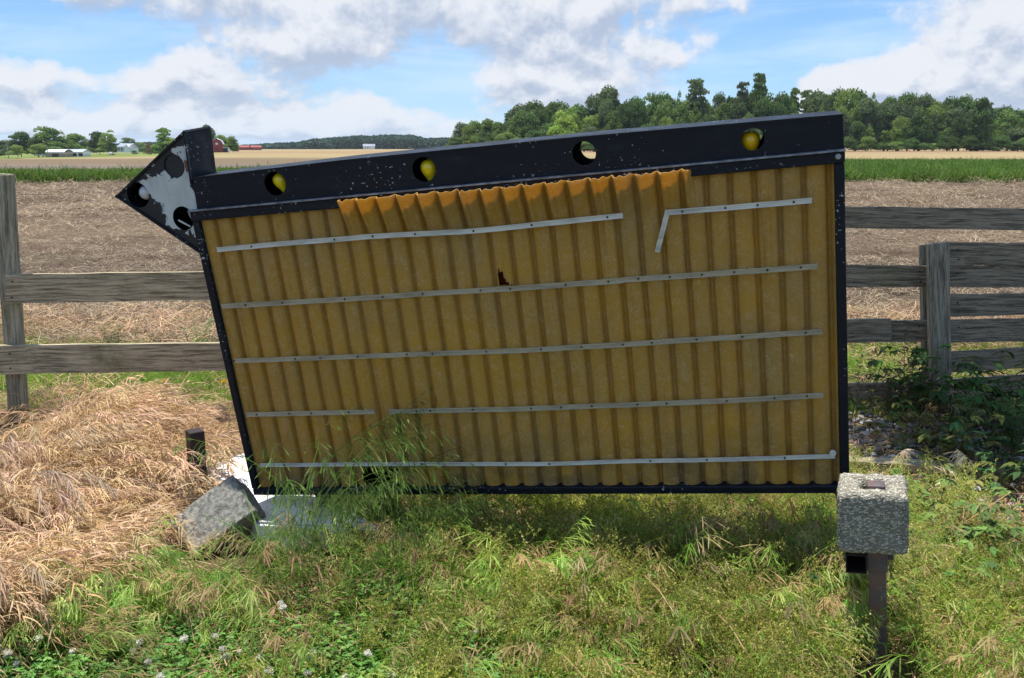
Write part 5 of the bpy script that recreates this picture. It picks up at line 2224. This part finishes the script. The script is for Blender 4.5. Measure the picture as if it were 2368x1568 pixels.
# dry matted grass
def mound(x, y):
    base = np.clip((fbm(x * 1.9, y * 2.3, 2, 133) - .36) / .3, 0, 1)
    low = np.clip((np.hypot((x - fb_c.x + .05) / 1.0, (y - 3.2) / 1.25) - .30) / .35, 0, 1)
    low2 = np.clip((np.hypot(x - stub.location.x, y - 3.75) - .15) / .35, 0, 1)
    return 0.17 * base * np.clip((5.0 - y) / .6, 0.15, 1) * low * low2


x, y = scatter(95, NEAR, lambda x, y: in_poly(x, y, Z_DRY) * 1.0, 0.07)
k_ = no_cab(x, y)
x, y = x[k_], y[k_]
gn_scatter('dry_grass', C_DRY, 6, put(x, y, lambda a, b: near_bumps(a, b) + mound(a, b), 0.0), rots(len(x), False, 0.16, 0, 0.7), (0.38 + 0.85 * patch(x, y, 2.1, 33, .30, .68)) * RNG.uniform(0.8, 1.15, len(x)) * np.where(y > 4.55, .6, 1.0),
           'pinkish tan matted dry grass with feathery heads left of the sign', 'dry grass')
C_DRYH = col_of('dryheads', [dry_heads(1300 + i, LEAN) for i in range(5)], M_DRY)
x, y = scatter(60, NEAR, lambda x, y: in_poly(x, y, Z_DRY) * (0.15 + 0.75 * patch(x, y, 1.6, 37, .35, .6)), 0.07)
k_ = no_cab(x, y)
x, y = x[k_], y[k_]
gn_scatter('feathery_seed_heads', C_DRYH, 5, put(x, y, lambda a, b: near_bumps(a, b) + mound(a, b), 0.02), rots(len(x), False, 0.12, 0, 0.45), RNG.uniform(0.7, 1.15, len(x)) * np.where(y > 4.55, .65, 1.0),
           'drooping feathery pale seed heads over the matted dry grass', 'dry grass')
# scattered dry tufts elsewhere
x, y = scatter(3, NEAR, lambda x, y: (~in_poly(x, y, Z_DRY)) * (0.15 + 0.85 * (x > 1.2) * (y < 3.6)) * patch(x, y, 1.3, 31, .35, .65) * (y < 4.6), 0.05)
k_ = no_cab(x, y)
x, y = x[k_], y[k_]
gn_scatter('dry_grass_tufts', C_DRY, 6, put(x, y), rots(len(x), False, 0.2, 0, 1.2), RNG.uniform(0.45, 0.8, len(x)),
           'scattered dry tan grass tufts among the green weeds', 'dry grass')


def f_brome(x, y):
    g = (~in_poly(x, y, Z_DRY)) & (y < 3.9)
    d = g * (0.30 + 0.7 * patch(x, y, 1.5, 41, .36, .62))
    d = d * np.where(y < 2.75, 0.6, 1.0)
    left = np.clip((0.2 - x) / 1.0, 0, 1)
    clo = in_poly(x, y, Z_CLOV)
    return d * (0.55 + 0.5 * left) * np.where(clo, 0.25, 1.0) * np.where(in_poly(x, y, Z_GRAVEL), 0.12, 1)


x, y = scatter(150, NEAR, f_brome, 0.06)
k_ = no_cab(x, y)
x, y = x[k_], y[k_]
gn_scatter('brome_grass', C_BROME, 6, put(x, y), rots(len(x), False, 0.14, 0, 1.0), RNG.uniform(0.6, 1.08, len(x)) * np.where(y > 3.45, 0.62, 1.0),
           'green brome grass with nodding seed heads in front of the sign', 'grass')
x, y = scatter(34, NEAR, lambda x, y: f_brome(x, y) * patch(x, y, 1.1, 43, .38, .60), 0.06)
k_ = no_cab(x, y)
x, y = x[k_], y[k_]
gn_scatter('ripening_brome', C_BROMED, 4, put(x, y), rots(len(x), False, 0.16, 0, 1.0), RNG.uniform(0.5, 0.92, len(x)),
           'reddish ripening brome grass mixed into the green', 'grass')
# blades everywhere
x, y = scatter(170, NEAR, lambda x, y: (~in_poly(x, y, Z_DRY)) * (0.35 + 0.65 * patch(x, y, 2.2, 51, .3, .6)) * np.where(in_poly(x, y, Z_GRAVEL), 0.06, 1)
               * np.where(y > 4.9, 0.0, 1.0) * np.where((x > 1.4) & (y > 3.3), 0.4, 1) * no_cab(x, y), 0.03)
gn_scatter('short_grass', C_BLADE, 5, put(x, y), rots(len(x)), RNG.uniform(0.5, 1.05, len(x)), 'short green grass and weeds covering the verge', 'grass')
# clover
x, y = scatter(260, (-3.2, 3.2, 1.6, 4.2), lambda x, y: np.where(in_poly(x, y, Z_CLOV), 1.0, 0.26 * patch(x, y, 1.8, 61, .42, .6)) * no_cab(x, y) * (~in_poly(x, y, Z_DRY))
               * np.where(x > 1.3, .4, 1), 0.10)
gn_scatter('clover_leaves', C_CLOV, 5, put(x, y), rots(len(x)), RNG.uniform(0.55, 1.0, len(x)), 'low bright green clover leaves in the foreground', 'clover')
# seedy weeds
x, y = scatter(150, (-3.0, 3.4, 1.6, 4.4), lambda x, y: (~in_poly(x, y, Z_DRY)) * np.clip((x + 0.9) / 0.9, 0.06, 1) * (0.30 + .7 * patch(x, y, 1.3, 71, .34, .58))
               * np.where(in_poly(x, y, Z_GRAVEL), 0.12, 1) * np.where((x > 1.5) & (y > 3.2), 0.35, 1.0) * np.where(in_poly(x, y, Z_CLOV), 0.45, 1), 0.12)
k_ = no_cab(x, y)
x, y = x[k_], y[k_]
gn_scatter('seedy_weeds', C_SEED, 5, put(x, y), rots(len(x), True, 0.2), RNG.uniform(0.5, 0.95, len(x)),
           'fine yellowish weeds full of tiny seed pods in front of the sign', 'weeds')
# thatch litter
x, y = scatter(60, NEAR, lambda x, y: (0.35 + 0.65 * in_poly(x, y, Z_DRY) + 0.5 * ((y > 3.4) & (y < 4.6))) * no_cab(x, y), 0.03)
gn_scatter('grass_litter', C_THATCH, 4, put(x, y, dz=0.0), rots(len(x), True, 0.05), RNG.uniform(0.8, 1.4, len(x)), 'dead tan grass litter on the ground', 'litter')
# gravel
x, y = scatter(80, (0.8, 5.5, 2.8, 5.8), lambda x, y: in_poly(x, y, Z_GRAVEL) * (0.25 + 0.75 * patch(x, y, 2.0, 81, .36, .55)), 0.12)
gn_scatter('gravel', C_STONE, 4, put(x, y, dz=0.0), rots(len(x), True, 0.03), RNG.uniform(0.7, 1.3, len(x)), 'pale grey gravel showing between the weeds behind the block', 'gravel')
# lawn behind the left fence and the strip behind both fences
x, y = scatter(190, (-6, 6, 5.2, 7.9), lambda x, y: (y > 5.25) * (y < 7.3) * np.where(x > 1.5, 0.9, 1.0) * (0.5 + .5 * patch(x, y, 1.5, 91, .3, .6)), 0.08)
gn_scatter('lawn_grass', C_BLADE, 5, put(x, y), rots(len(x)), RNG.uniform(0.45, 0.85, len(x)), 'green lawn grass just beyond the fence', 'grass')
x, y = scatter(30, (-6, 6, 6.3, 9.6), lambda x, y: np.clip((y - 7.0) / 0.6, 0, 1) * np.clip((9.4 - y) / 1.6, 0, 1), 0.1)
gn_scatter('field_edge_straw', C_THATCH, 4, put(x, y, lambda a, b: np.where(b > 7.6, soil_z(a, b), near_bumps(a, b)), 0.01), rots(len(x), True, 0.1),
           RNG.uniform(1.0, 1.8, len(x)), 'tan dead grass along the near edge of the tilled field', 'dry grass')
C_DRYB = col_of('dryblades', [tuft_blades(1100 + i, 0.22, (TAN, TAN2, (0.42, 0.36, 0.16), (0.30, 0.30, 0.10)), 26, 0.08, 0.004) for i in range(4)], M_GRASS)
x, y = scatter(26, (-6, 6, 6.2, 9.2), lambda x, y: np.clip((y - 6.8) / 0.6, 0, 1) * np.clip((9.0 - y) / 2.0, 0, 1) * patch(x, y, .9, 95, .35, .6), 0.1)
gn_scatter('field_edge_grass', C_DRYB, 4, put(x, y, lambda a, b: np.where(b > 7.6, soil_z(a, b), near_bumps(a, b)), 0.0), rots(len(x)),
           RNG.uniform(0.7, 1.2, len(x)), 'standing yellowish grass along the near edge of the tilled field', 'grass')
# straw over the tilled field
n = 5200
yy = 7.4 + (42.5 - 7.4) * RNG.random(n) ** 2.0
xx = RNG.uniform(-1, 1, n) * (0.62 * yy + 0.8)
k_ = RNG.random(n) < 0.25 + 0.75 * patch(xx * 0.35, yy * 1.4, 1.0, 99, .34, .6)
xx, yy = xx[k_], yy[k_]
gn_scatter('field_straw', C_STRAW, 4, put(xx, yy, lambda a, b: soil_z(a, b), 0.005), rots(len(xx), True, 0.08),
           RNG.uniform(0.8, 1.5, len(xx)) * np.clip(yy / 16, .75, 1.8), 'broken straw strewn over the tilled brown field', 'straw')
# tall green strip across the field
def strip_clump(seed):
    random.seed(seed)
    mb = MB()
    for i in range(150):
        p_ = (random.gauss(0, .55), random.gauss(0, .45), -0.05)
        c = rc(random.choice(((0.065, 0.140, 0.028), (0.090, 0.175, 0.036), (0.16, 0.235, 0.055))), .25)
        tipc = rc((0.20, 0.25, 0.08), .2) if random.random() < 0.22 else c
        mb.ribbon(arch(p_, uni(0, 6.28), uni(0.5, 1.0), uni(1.1, 1.5), uni(.2, .9), 3, .02), 0.04, 0.015, c, tipc)
    return mb


C_STRIP = col_of('strip', [strip_clump(1200 + i) for i in range(4)], M_GRASS)
n = 19000
yy = RNG.uniform(STRIP0 - 0.3, STRIP1 - 6, n)
xx = RNG.uniform(-1, 1, n) * (0.62 * yy + 2)
far_ = 46.5 + 38 * np.clip((xx + 16) / 22, 0, 1)
k_ = yy < far_ + 3 * (fbm(xx / 4, yy / 4, 2, 7) - .5)
xx, yy = xx[k_], yy[k_]
n = len(xx)
yy = yy + 1.2 * (fbm(xx / 7, yy * 0, 2, 3) - .5)
gn_scatter('tall_green_grass', C_STRIP, 4, np.stack([xx, yy, 0 * xx], 1), rots(n), np.stack([np.full(n, .9), np.full(n, .9), RNG.uniform(.35, .72, n)], 1),
           'strip of tall green grass crossing the field', 'grass')


# ------------------------------------------------------------------ single plants that can be picked out
def plant(name, px, py, z, mb, mat, label, cat, group=None, rz=None, scale=1.0):
    g = gnd(px, py, z) if not isinstance(px, Vector) else px
    o = mb.build(name, mat)
    o.location = (g.x, g.y, float(near_bumps(np.array([g.x]), np.array([g.y]))[0]))
    o.rotation_euler = (0, 0, uni(0, 6.28) if rz is None else rz)
    o.scale = (scale,) * 3
    return tag(o, label, cat, group)


def tall_brome(seed, n=22, L=(0.5, 0.8), lean=LEAN):
    random.seed(seed)
    mb = MB()
    for i in range(n):
        az = lean + random.gauss(0, 0.9)
        gc = rc(random.choice(((0.095, 0.18, 0.035), (0.13, 0.23, 0.05), (0.08, 0.15, 0.04))), .2)
        pts = arch((random.gauss(0, .06), random.gauss(0, .05), -0.01), az, uni(*L), uni(1.25, 1.58), uni(0.9, 1.7), 9, .03)
        mb.ribbon(pts, 0.003, 0.0014, gc)
        for k in range(20):
            j = random.choice((6, 7, 7, 8, 8, 9, 9))
            q = pts[j] + (pts[j - 1] - pts[j]) * random.random()
            hc = rc(random.choice(((0.15, 0.25, 0.06), (0.22, 0.30, 0.09), (0.11, 0.19, 0.05))), .2)
            st = arch(q, az + random.gauss(0, .7), uni(.02, .06), uni(-.7, .3), uni(.4, 1.0), 3, 0)
            mb.ribbon(st, .0010, .0010, gc)
            e = (st[-1] - st[-2]).normalized()
            e = (e + Vector((0, 0, -.5))).normalized()
            mb.ribbon([st[-1], st[-1] + e * .010, st[-1] + e * .022], .0012, .0045, hc)
            mb.ribbon([st[-1] + e * .022, st[-1] + e * .036], .0045, .0006, hc, tuple(min(1, c * 1.5) for c in hc))
    for i in range(12):
        c = rc((0.10, 0.19, 0.045), .25)
        mb.ribbon(arch((random.gauss(0, .05), random.gauss(0, .05), 0), uni(0, 6.28), uni(.25, .5), uni(1.1, 1.5), uni(.7, 1.8), 7, .03), .008, .0012, c)
    return mb


TG = 'tall green brome clumps in front of the low corner of the sign'
for i, (px, py, sc, lab) in enumerate((
        (700, 1330, 1.20, 'tallest green grass clump, its seed heads crossing the low left part of the amber panel'),
        (830, 1325, 0.92, 'green grass clump bowing right over the torn bottom edge of the panel'),
        (622, 1330, 0.60, 'green grass clump beside the fallen concrete block, in front of the frame corner'),
        (790, 1395, 0.45, 'green grass clump drooping over the front of the white cabinet'),
        (915, 1335, 0.74, 'green grass clump at the right end of the white cabinet'),
        (545, 1400, 0.38, 'green grass clump hanging over the foot of the fallen concrete block'),
        (650, 1400, 0.42, 'green grass clump in front of the left end of the white cabinet'))):
    plant('grass_clump', px, py, 0.0, tall_brome(2000 + i), M_GRASS, lab, 'grass clump', TG, uni(-.5, .5), sc)


# clover flower heads
def clover_flower(seed):
    random.seed(seed)
    mb = MB()
    h = uni(.07, .13)
    top = Vector((uni(-.02, .02), uni(-.02, .02), h))
    mb.ribbon([(0, 0, 0), top * .5 + Vector((.004, 0, 0)), top], .0022, .0018, (0.12, .2, .06))
    hd = MB()
    hd.blob(top, .0072, (.92, .86, .74), 7)
    for i in range(60):
        d = Vector((random.gauss(0, 1), random.gauss(0, 1), random.gauss(0.2, 1))).normalized()
        p_ = top + d * .0035
        k_ = 1.0 if d.z > -.25 else .6
        c = rc((0.97 * k_, 0.94 * k_, 0.86 * k_), .1, .03)
        q = p_ + d * uni(.007, .0095)
        hd.ribbon([p_, q, q + (d + Vector((0, 0, .6))).normalized() * .003], .0030, .0058, tuple(x_ * .85 for x_ in c), c)
    return mb, hd


CFL = []
for s_ in range(5):
    a_, b_ = clover_flower(2100 + s_)
    CFL.append((a_.build('stem', M_LEAF, linkit=False).data, b_.build('head', M_PETAL, linkit=False).data))
cl_px = [(12, 1533), (50, 1524), (322, 1478), (312, 1500), (330, 1508), (350, 1519), (432, 1490), (262, 1446), (380, 1552), (128, 1556), (640, 1390),
         (668, 1410), (595, 1498), (505, 1503), (528, 1506), (722, 1500), (737, 1516), (870, 1410), (860, 1500), (545, 1480), (800, 1545), (700, 1555),
         (1005, 1552), (905, 1548), (490, 1462), (575, 1400), (172, 1500), (240, 1540), (1100, 1440), (1300, 1552), (90, 1490), (460, 1556), (620, 1540)]
for i, (px, py) in enumerate(cl_px):
    g = gnd(px, py, 0.10)
    r = empty('clover_flower', (g.x, g.y, float(near_bumps(np.array([g.x]), np.array([g.y]))[0])), uni(0, 6.28))
    sm, hm = CFL[i % 5]
    link(bpy.data.objects.new('stem', sm), r)
    link(bpy.data.objects.new('head', hm), r)
    sc = uni(.65, 1.0)
    r.scale = (sc,) * 3
    where = 'in the bottom left foreground' if px < 450 else ('in the low foreground below the white cabinet' if px < 950 else 'in the foreground under the middle of the sign')
    tag(r, ('small white clover flower head ', 'tiny round white clover flower ', 'slightly browned white clover flower ')[i % 3] + where, 'flower', 'white clover flowers')


# dandelions behind the rail fence, and yellow specks
def dandelion(seed, h=.16):
    random.seed(seed)
    mb = MB()
    mb.ribbon([(0, 0, 0), (.01, 0, h * .6), (.012, 0, h)], .003, .0025, (.14, .2, .05))
    hd = MB()
    for i in range(40):
        a = uni(0, 6.28)
        el = uni(.1, 1.4)
        d = Vector((math.cos(a) * math.cos(el), math.sin(a) * math.cos(el), math.sin(el)))
        p_ = Vector((.012, 0, h))
        hd.ribbon([p_, p_ + d * .017], .003, .004, (.75, .52, .01))
    return mb, hd


for px, py, lab in ((375, 900, 'yellow dandelion flower behind the lower rail, left of the sign edge'), (514, 900, 'yellow dandelion flower next to the black frame edge behind the rail')):
    g = gnd(px, py, .15)
    r = empty('dandelion', (g.x, g.y, 0))
    a_, b_ = dandelion(px)
    a_.build('stem', M_LEAF, r)
    b_.build('flower_head', M_PETAL, r)
    r.scale = (1.2,) * 3
    tag(r, lab, 'flower', 'dandelions behind the fence')


# leafy weeds by the board fence
def vine(seed, n=26, h=.45, spread=.28, col=(0.060, 0.125, 0.026), col2=(0.16, 0.17, 0.035), size=(.045, .085)):
    random.seed(seed)
    mb = MB()
    for i in range(n):
        az = uni(0, 6.28)
        base = Vector((random.gauss(0, spread * .35), random.gauss(0, spread * .25), 0))
        pts = arch(base, az, uni(.4, 1.0) * h, uni(.9, 1.5), uni(.2, 1.3), 4, .05)
        mb.ribbon(pts, .004, .002, rc((.12, .085, .04), .3))
        for k in range(2):
            q = pts[-1] if k == 0 else pts[2] + (pts[3] - pts[2]) * random.random()
            c = rc(random.choice((col, col, tuple(x_ * 1.45 for x_ in col), col2)), .25)
            a0 = uni(0, 6.28)
            nl_ = random.choice((3, 5, 5))
            st = Vector((math.cos(a0), math.sin(a0), uni(.0, .5)))
            stem_end = q + st * uni(.02, .05)
            mb.ribbon([q, stem_end], .002, .0015, c)
            for l_ in range(nl_):
                t = (l_ - (nl_ - 1) / 2) * (1.0 if nl_ == 3 else .62)
                d = Vector((math.cos(a0 + t), math.sin(a0 + t), uni(-.35, .15)))
                mb.leaf(stem_end, d, (0, 0, 1), uni(*size) * (1 - .12 * abs(t)), uni(.022, .038), rc(c, .12), .3, uni(.1, .5))
    return mb


def feathery(seed, n=9, h=.3, col=(.065, .16, .035)):
    random.seed(seed)
    mb = MB()
    for i in range(n):
        pts = arch((random.gauss(0, .03), random.gauss(0, .03), 0), uni(0, 6.28), uni(.7, 1.1) * h, uni(1.2, 1.55), uni(0, .4), 6, .02)
        mb.ribbon(pts, .0035, .002, rc((.14, .15, .05), .2))
        for j in range(1, 7):
            for k in range(7):
                a = uni(0, 6.28)
                mb.leaf(pts[j], (math.cos(a), math.sin(a), uni(.2, .9)), (0, 0, 1), uni(.03, .06), uni(.005, .009), rc(col, .25), .2, .3)
    return mb


def dead_stalk(seed, n=9, h=.5):
    random.seed(seed)
    mb = MB()
    for i in range(n):
        pts = arch((random.gauss(0, .09), random.gauss(0, .05), 0), uni(0, 6.28), uni(.6, 1.05) * h, uni(1.3, 1.56), uni(0, .35), 6, .03)
        mb.ribbon(pts, .0045, .002, rc((.11, .08, .05), .25))
        for j in range(3, 7):
            for k in range(6):
                a = uni(0, 6.28)
                q = pts[j] + Vector((uni(-.012, .012), uni(-.012, .012), uni(-.02, .02)))
                mb.leaf(q, (math.cos(a), math.sin(a), uni(-.4, .9)), (0, 0, 1), uni(.012, .03), uni(.008, .014), rc((.10, .065, .04), .35), .5, .4)
    return mb


def nodding_head(seed, h=.45, az=0.0):
    """dry stalk with a one-sided mop of pale bristles"""
    random.seed(seed)
    mb = MB()
    for s_ in range(3):
        pts = arch((random.gauss(0, .02), random.gauss(0, .02), 0), az + random.gauss(0, .3), h * uni(.85, 1.1), uni(1.1, 1.5), uni(1.2, 2.0), 10, .02)
        mb.ribbon(pts, .0035, .002, rc((.42, .30, .17), .2))
        if s_ == 2:
            continue
        for k in range(40):
            j = random.choice((7, 8, 9, 9, 10, 10))
            q = pts[j] + (pts[j - 1] - pts[j]) * random.random()
            c = rc((.60, .50, .36), .2)
            mb.ribbon(arch(q, az + random.gauss(0, .8), uni(.05, .085), uni(-1.2, -.1), uni(.2, .9), 3, .02), .0045, .0012, c, tuple(x_ * 1.2 for x_ in c))
    return mb


W = 'leafy vines and weeds along the board fence'
for i, (px, py, z, sc, lab, col) in enumerate((
        (2075, 975, 0, .7, 'dark green five-fingered vine at the foot of the lowest board, left of the grey post', (.05, .11, .022)),
        (2150, 975, 0, 1.25, 'green vine climbing over the foot of the grey fence post', (.055, .125, .025)),
        (2235, 985, 0, 1.15, 'green vine covering the low board right of the grey post', (.05, .12, .025)),
        (2330, 1000, 0, 1.0, 'leafy weed below the boards near the right edge', (.06, .13, .03)),
        (2120, 1040, 0, .72, 'yellow-brown leaved vine spreading over the gravel', (.14, .125, .03)),
        (2200, 1070, 0, .85, 'yellowish green vine patch on the gravel below the grey post', (.11, .13, .03)),
        (2280, 1100, 0, .9, 'bushy green weed by the right end of the fallen timber', (.06, .15, .04)),
        (2350, 1160, 0, .9, 'green weed at the right edge below the timber', (.05, .13, .035)),
        (2130, 1180, 0, .6, 'small yellow-green vine hanging over the timber right of the concrete block', (.12, .135, .03)),
        (2210, 1270, 0, .8, 'green leafed weed on the gravel lower right of the block', (.09, .14, .03)),
        (2300, 1330, 0, .8, 'light green weed between tan grasses at the lower right', (.10, .17, .04)),
        (1950, 1420, 0, .55, 'dark green leafed weed beside the rusty post', (.055, .13, .03)),
        (2150, 1400, 0, .6, 'bright green weed just right of the rusty post', (.09, .18, .04)))):
    plant('vine_weed', px, py, z, vine(2300 + i, col=col), M_LEAF, lab, 'weed', W, None, sc)
for i, (px, py, sc, lab) in enumerate(((2215, 1010, 1.0, 'feathery bright green weed in front of the grey fence post'),
                                       (2340, 1095, 1.2, 'feathery green weed right of the gravel patch'),
                                       (2325, 1050, 1.0, 'feathery green weed under the lowest board at right'),
                                       (620, 1350, .5, 'small feathery green weed in front of the white cabinet'),
                                       (1230, 1180, .7, 'bright green leafy weed in the sun beneath the sign'),
                                       (465, 815, .9, 'green weed between the rails close to the frame'),
                                       (265, 815, .7, 'small green weed above the lower rail'))):
    plant('feathery_weed', px, py, 0, feathery(2400 + i), M_LEAF, lab, 'weed', 'feathery green weeds', None, sc)
for i, (px, py, sc, lab) in enumerate(((2000, 985, .95, 'dead brown seed stalks right beside the sign edge'),
                                       (2045, 980, 1.0, 'dead brown seed stalks in the gap between the boards'),
                                       (2105, 985, 1.1, 'tallest dead brown seed stalks left of the grey post'))):
    plant('dead_stalks', px, py, 0, dead_stalk(2500 + i), M_DRY, lab, 'dead weed', 'dead seed stalks by the board fence', None, sc)
for i, (px, py, h, az, lab) in enumerate(((1990, 1120, .50, 3.4, 'pale bristly seed head hanging at the sign edge above the gravel'),
                                          (2110, 1010, .55, .2, 'pale bristly seed head drooping on the grey fence post'),
                                          (2050, 1125, .30, .3, 'pale bristly seed head bowed over the gravel'),
                                          (2260, 1150, .26, 2.6, 'pale bristly tuft on the gravel above the timber'),
                                          (2190, 1200, .20, .2, 'small pale bristly head below the timber'))):
    plant('bristle_grass', px, py, 0, nodding_head(2600 + i, h, az), M_DRY, lab, 'grass', 'pale bristly seed heads', 0)

# serrated rosette leaves bottom left
def rosette(seed):
    random.seed(seed)
    mb = MB()
    for i in range(6):
        a = uni(0, 6.28)
        d = Vector((math.cos(a), math.sin(a), uni(1.0, 2.4))).normalized()
        c = rc((.075, .20, .03), .15)
        s = d.cross(Vector((0, 0, 1))).normalized()
        n_ = 9
        b = len(mb.v)
        L_ = uni(.14, .2)
        for k in range(n_ + 1):
            t = k / n_
            w = .022 * math.sin(math.pi * min(1, .15 + .8 * t)) * (1.15 if k % 2 else .72)
            q = d * (L_ * t) + Vector((0, 0, -.05 * t * t))
            mb.v += [q - s * w, q, q + s * w]
            mb.c += [[*c, 1], [*(x_ * 1.25 for x_ in c), 1], [*c, 1]]
        for k in range(n_):
            q = b + 3 * k
            mb.f += [(q, q + 1, q + 4, q + 3), (q + 1, q + 2, q + 5, q + 4)]
    return mb


plant('dandelion_plant', 262, 1545, 0, rosette(5), M_LEAF, 'upright toothed green dandelion leaves among the clover at lower left', 'plant')
random.seed(9)
mb = MB()
mb.ribbon([(0, 0, .05), (.12, .02, .16), (.30, .05, .27)], .007, .003, (.62, .36, .16))
plant('dry_stalk', 2160, 1290, 0, mb, M_DRY, 'single straight orange-tan stalk slanting up over the gravel at right', 'stalk', None, 0)
for i, (a, b, c_, z1, lab) in enumerate((((1345, 1540), (1400, 1465), (1460, 1520), .10, 'bowed pink grass stem in the middle foreground'),
                                         ((1640, 1560), (1560, 1420), (1490, 1330), .22, 'long slanting tan stem in the foreground right of centre'),
                                         ((1765, 1600), (1720, 1500), (1660, 1420), .22, 'thin yellow stem slanting left of the rusty post'))):
    g0, g1, g2 = gnd(*a, 0), gnd(*b, z1), gnd(*c_, z1)
    mb = MB()
    o0 = Vector((g0.x, g0.y, 0))
    mb.ribbon([g0 - o0, (g0 * .4 + g1 * .6) - o0 + Vector((0, 0, .02)), g1 - o0, (g1 + g2) / 2 - o0 + Vector((0, 0, .012)), g2 - o0], .0045, .002, (.55, .36, .2))
    o = mb.build('dry_stalk', M_DRY)
    o.location = o0
    tag(o, lab, 'stalk')


# ------------------------------------------------------------------ air
hm = bpy.data.materials.new('haze_air')
hm.use_nodes = True
Nh = NT(hm.node_tree)
Nh.n.clear()
ho = Nh.new('ShaderNodeOutputMaterial')
pv = Nh.new('ShaderNodeVolumePrincipled')
pv.inputs['Color'].default_value = (0.80, 0.90, 1.0, 1)
pv.inputs['Density'].default_value = 0.00007
pv.inputs['Anisotropy'].default_value = 0.2
Nh.l.new(pv.outputs[0], ho.inputs['Volume'])
bm = bmesh.new()
box_bm(bm, (-8400, -40, -3.2), (8400, 9200, 34))
hz_ = from_bm('haze', bm, hm)
tag(hz_, None, None, None, 'stuff')
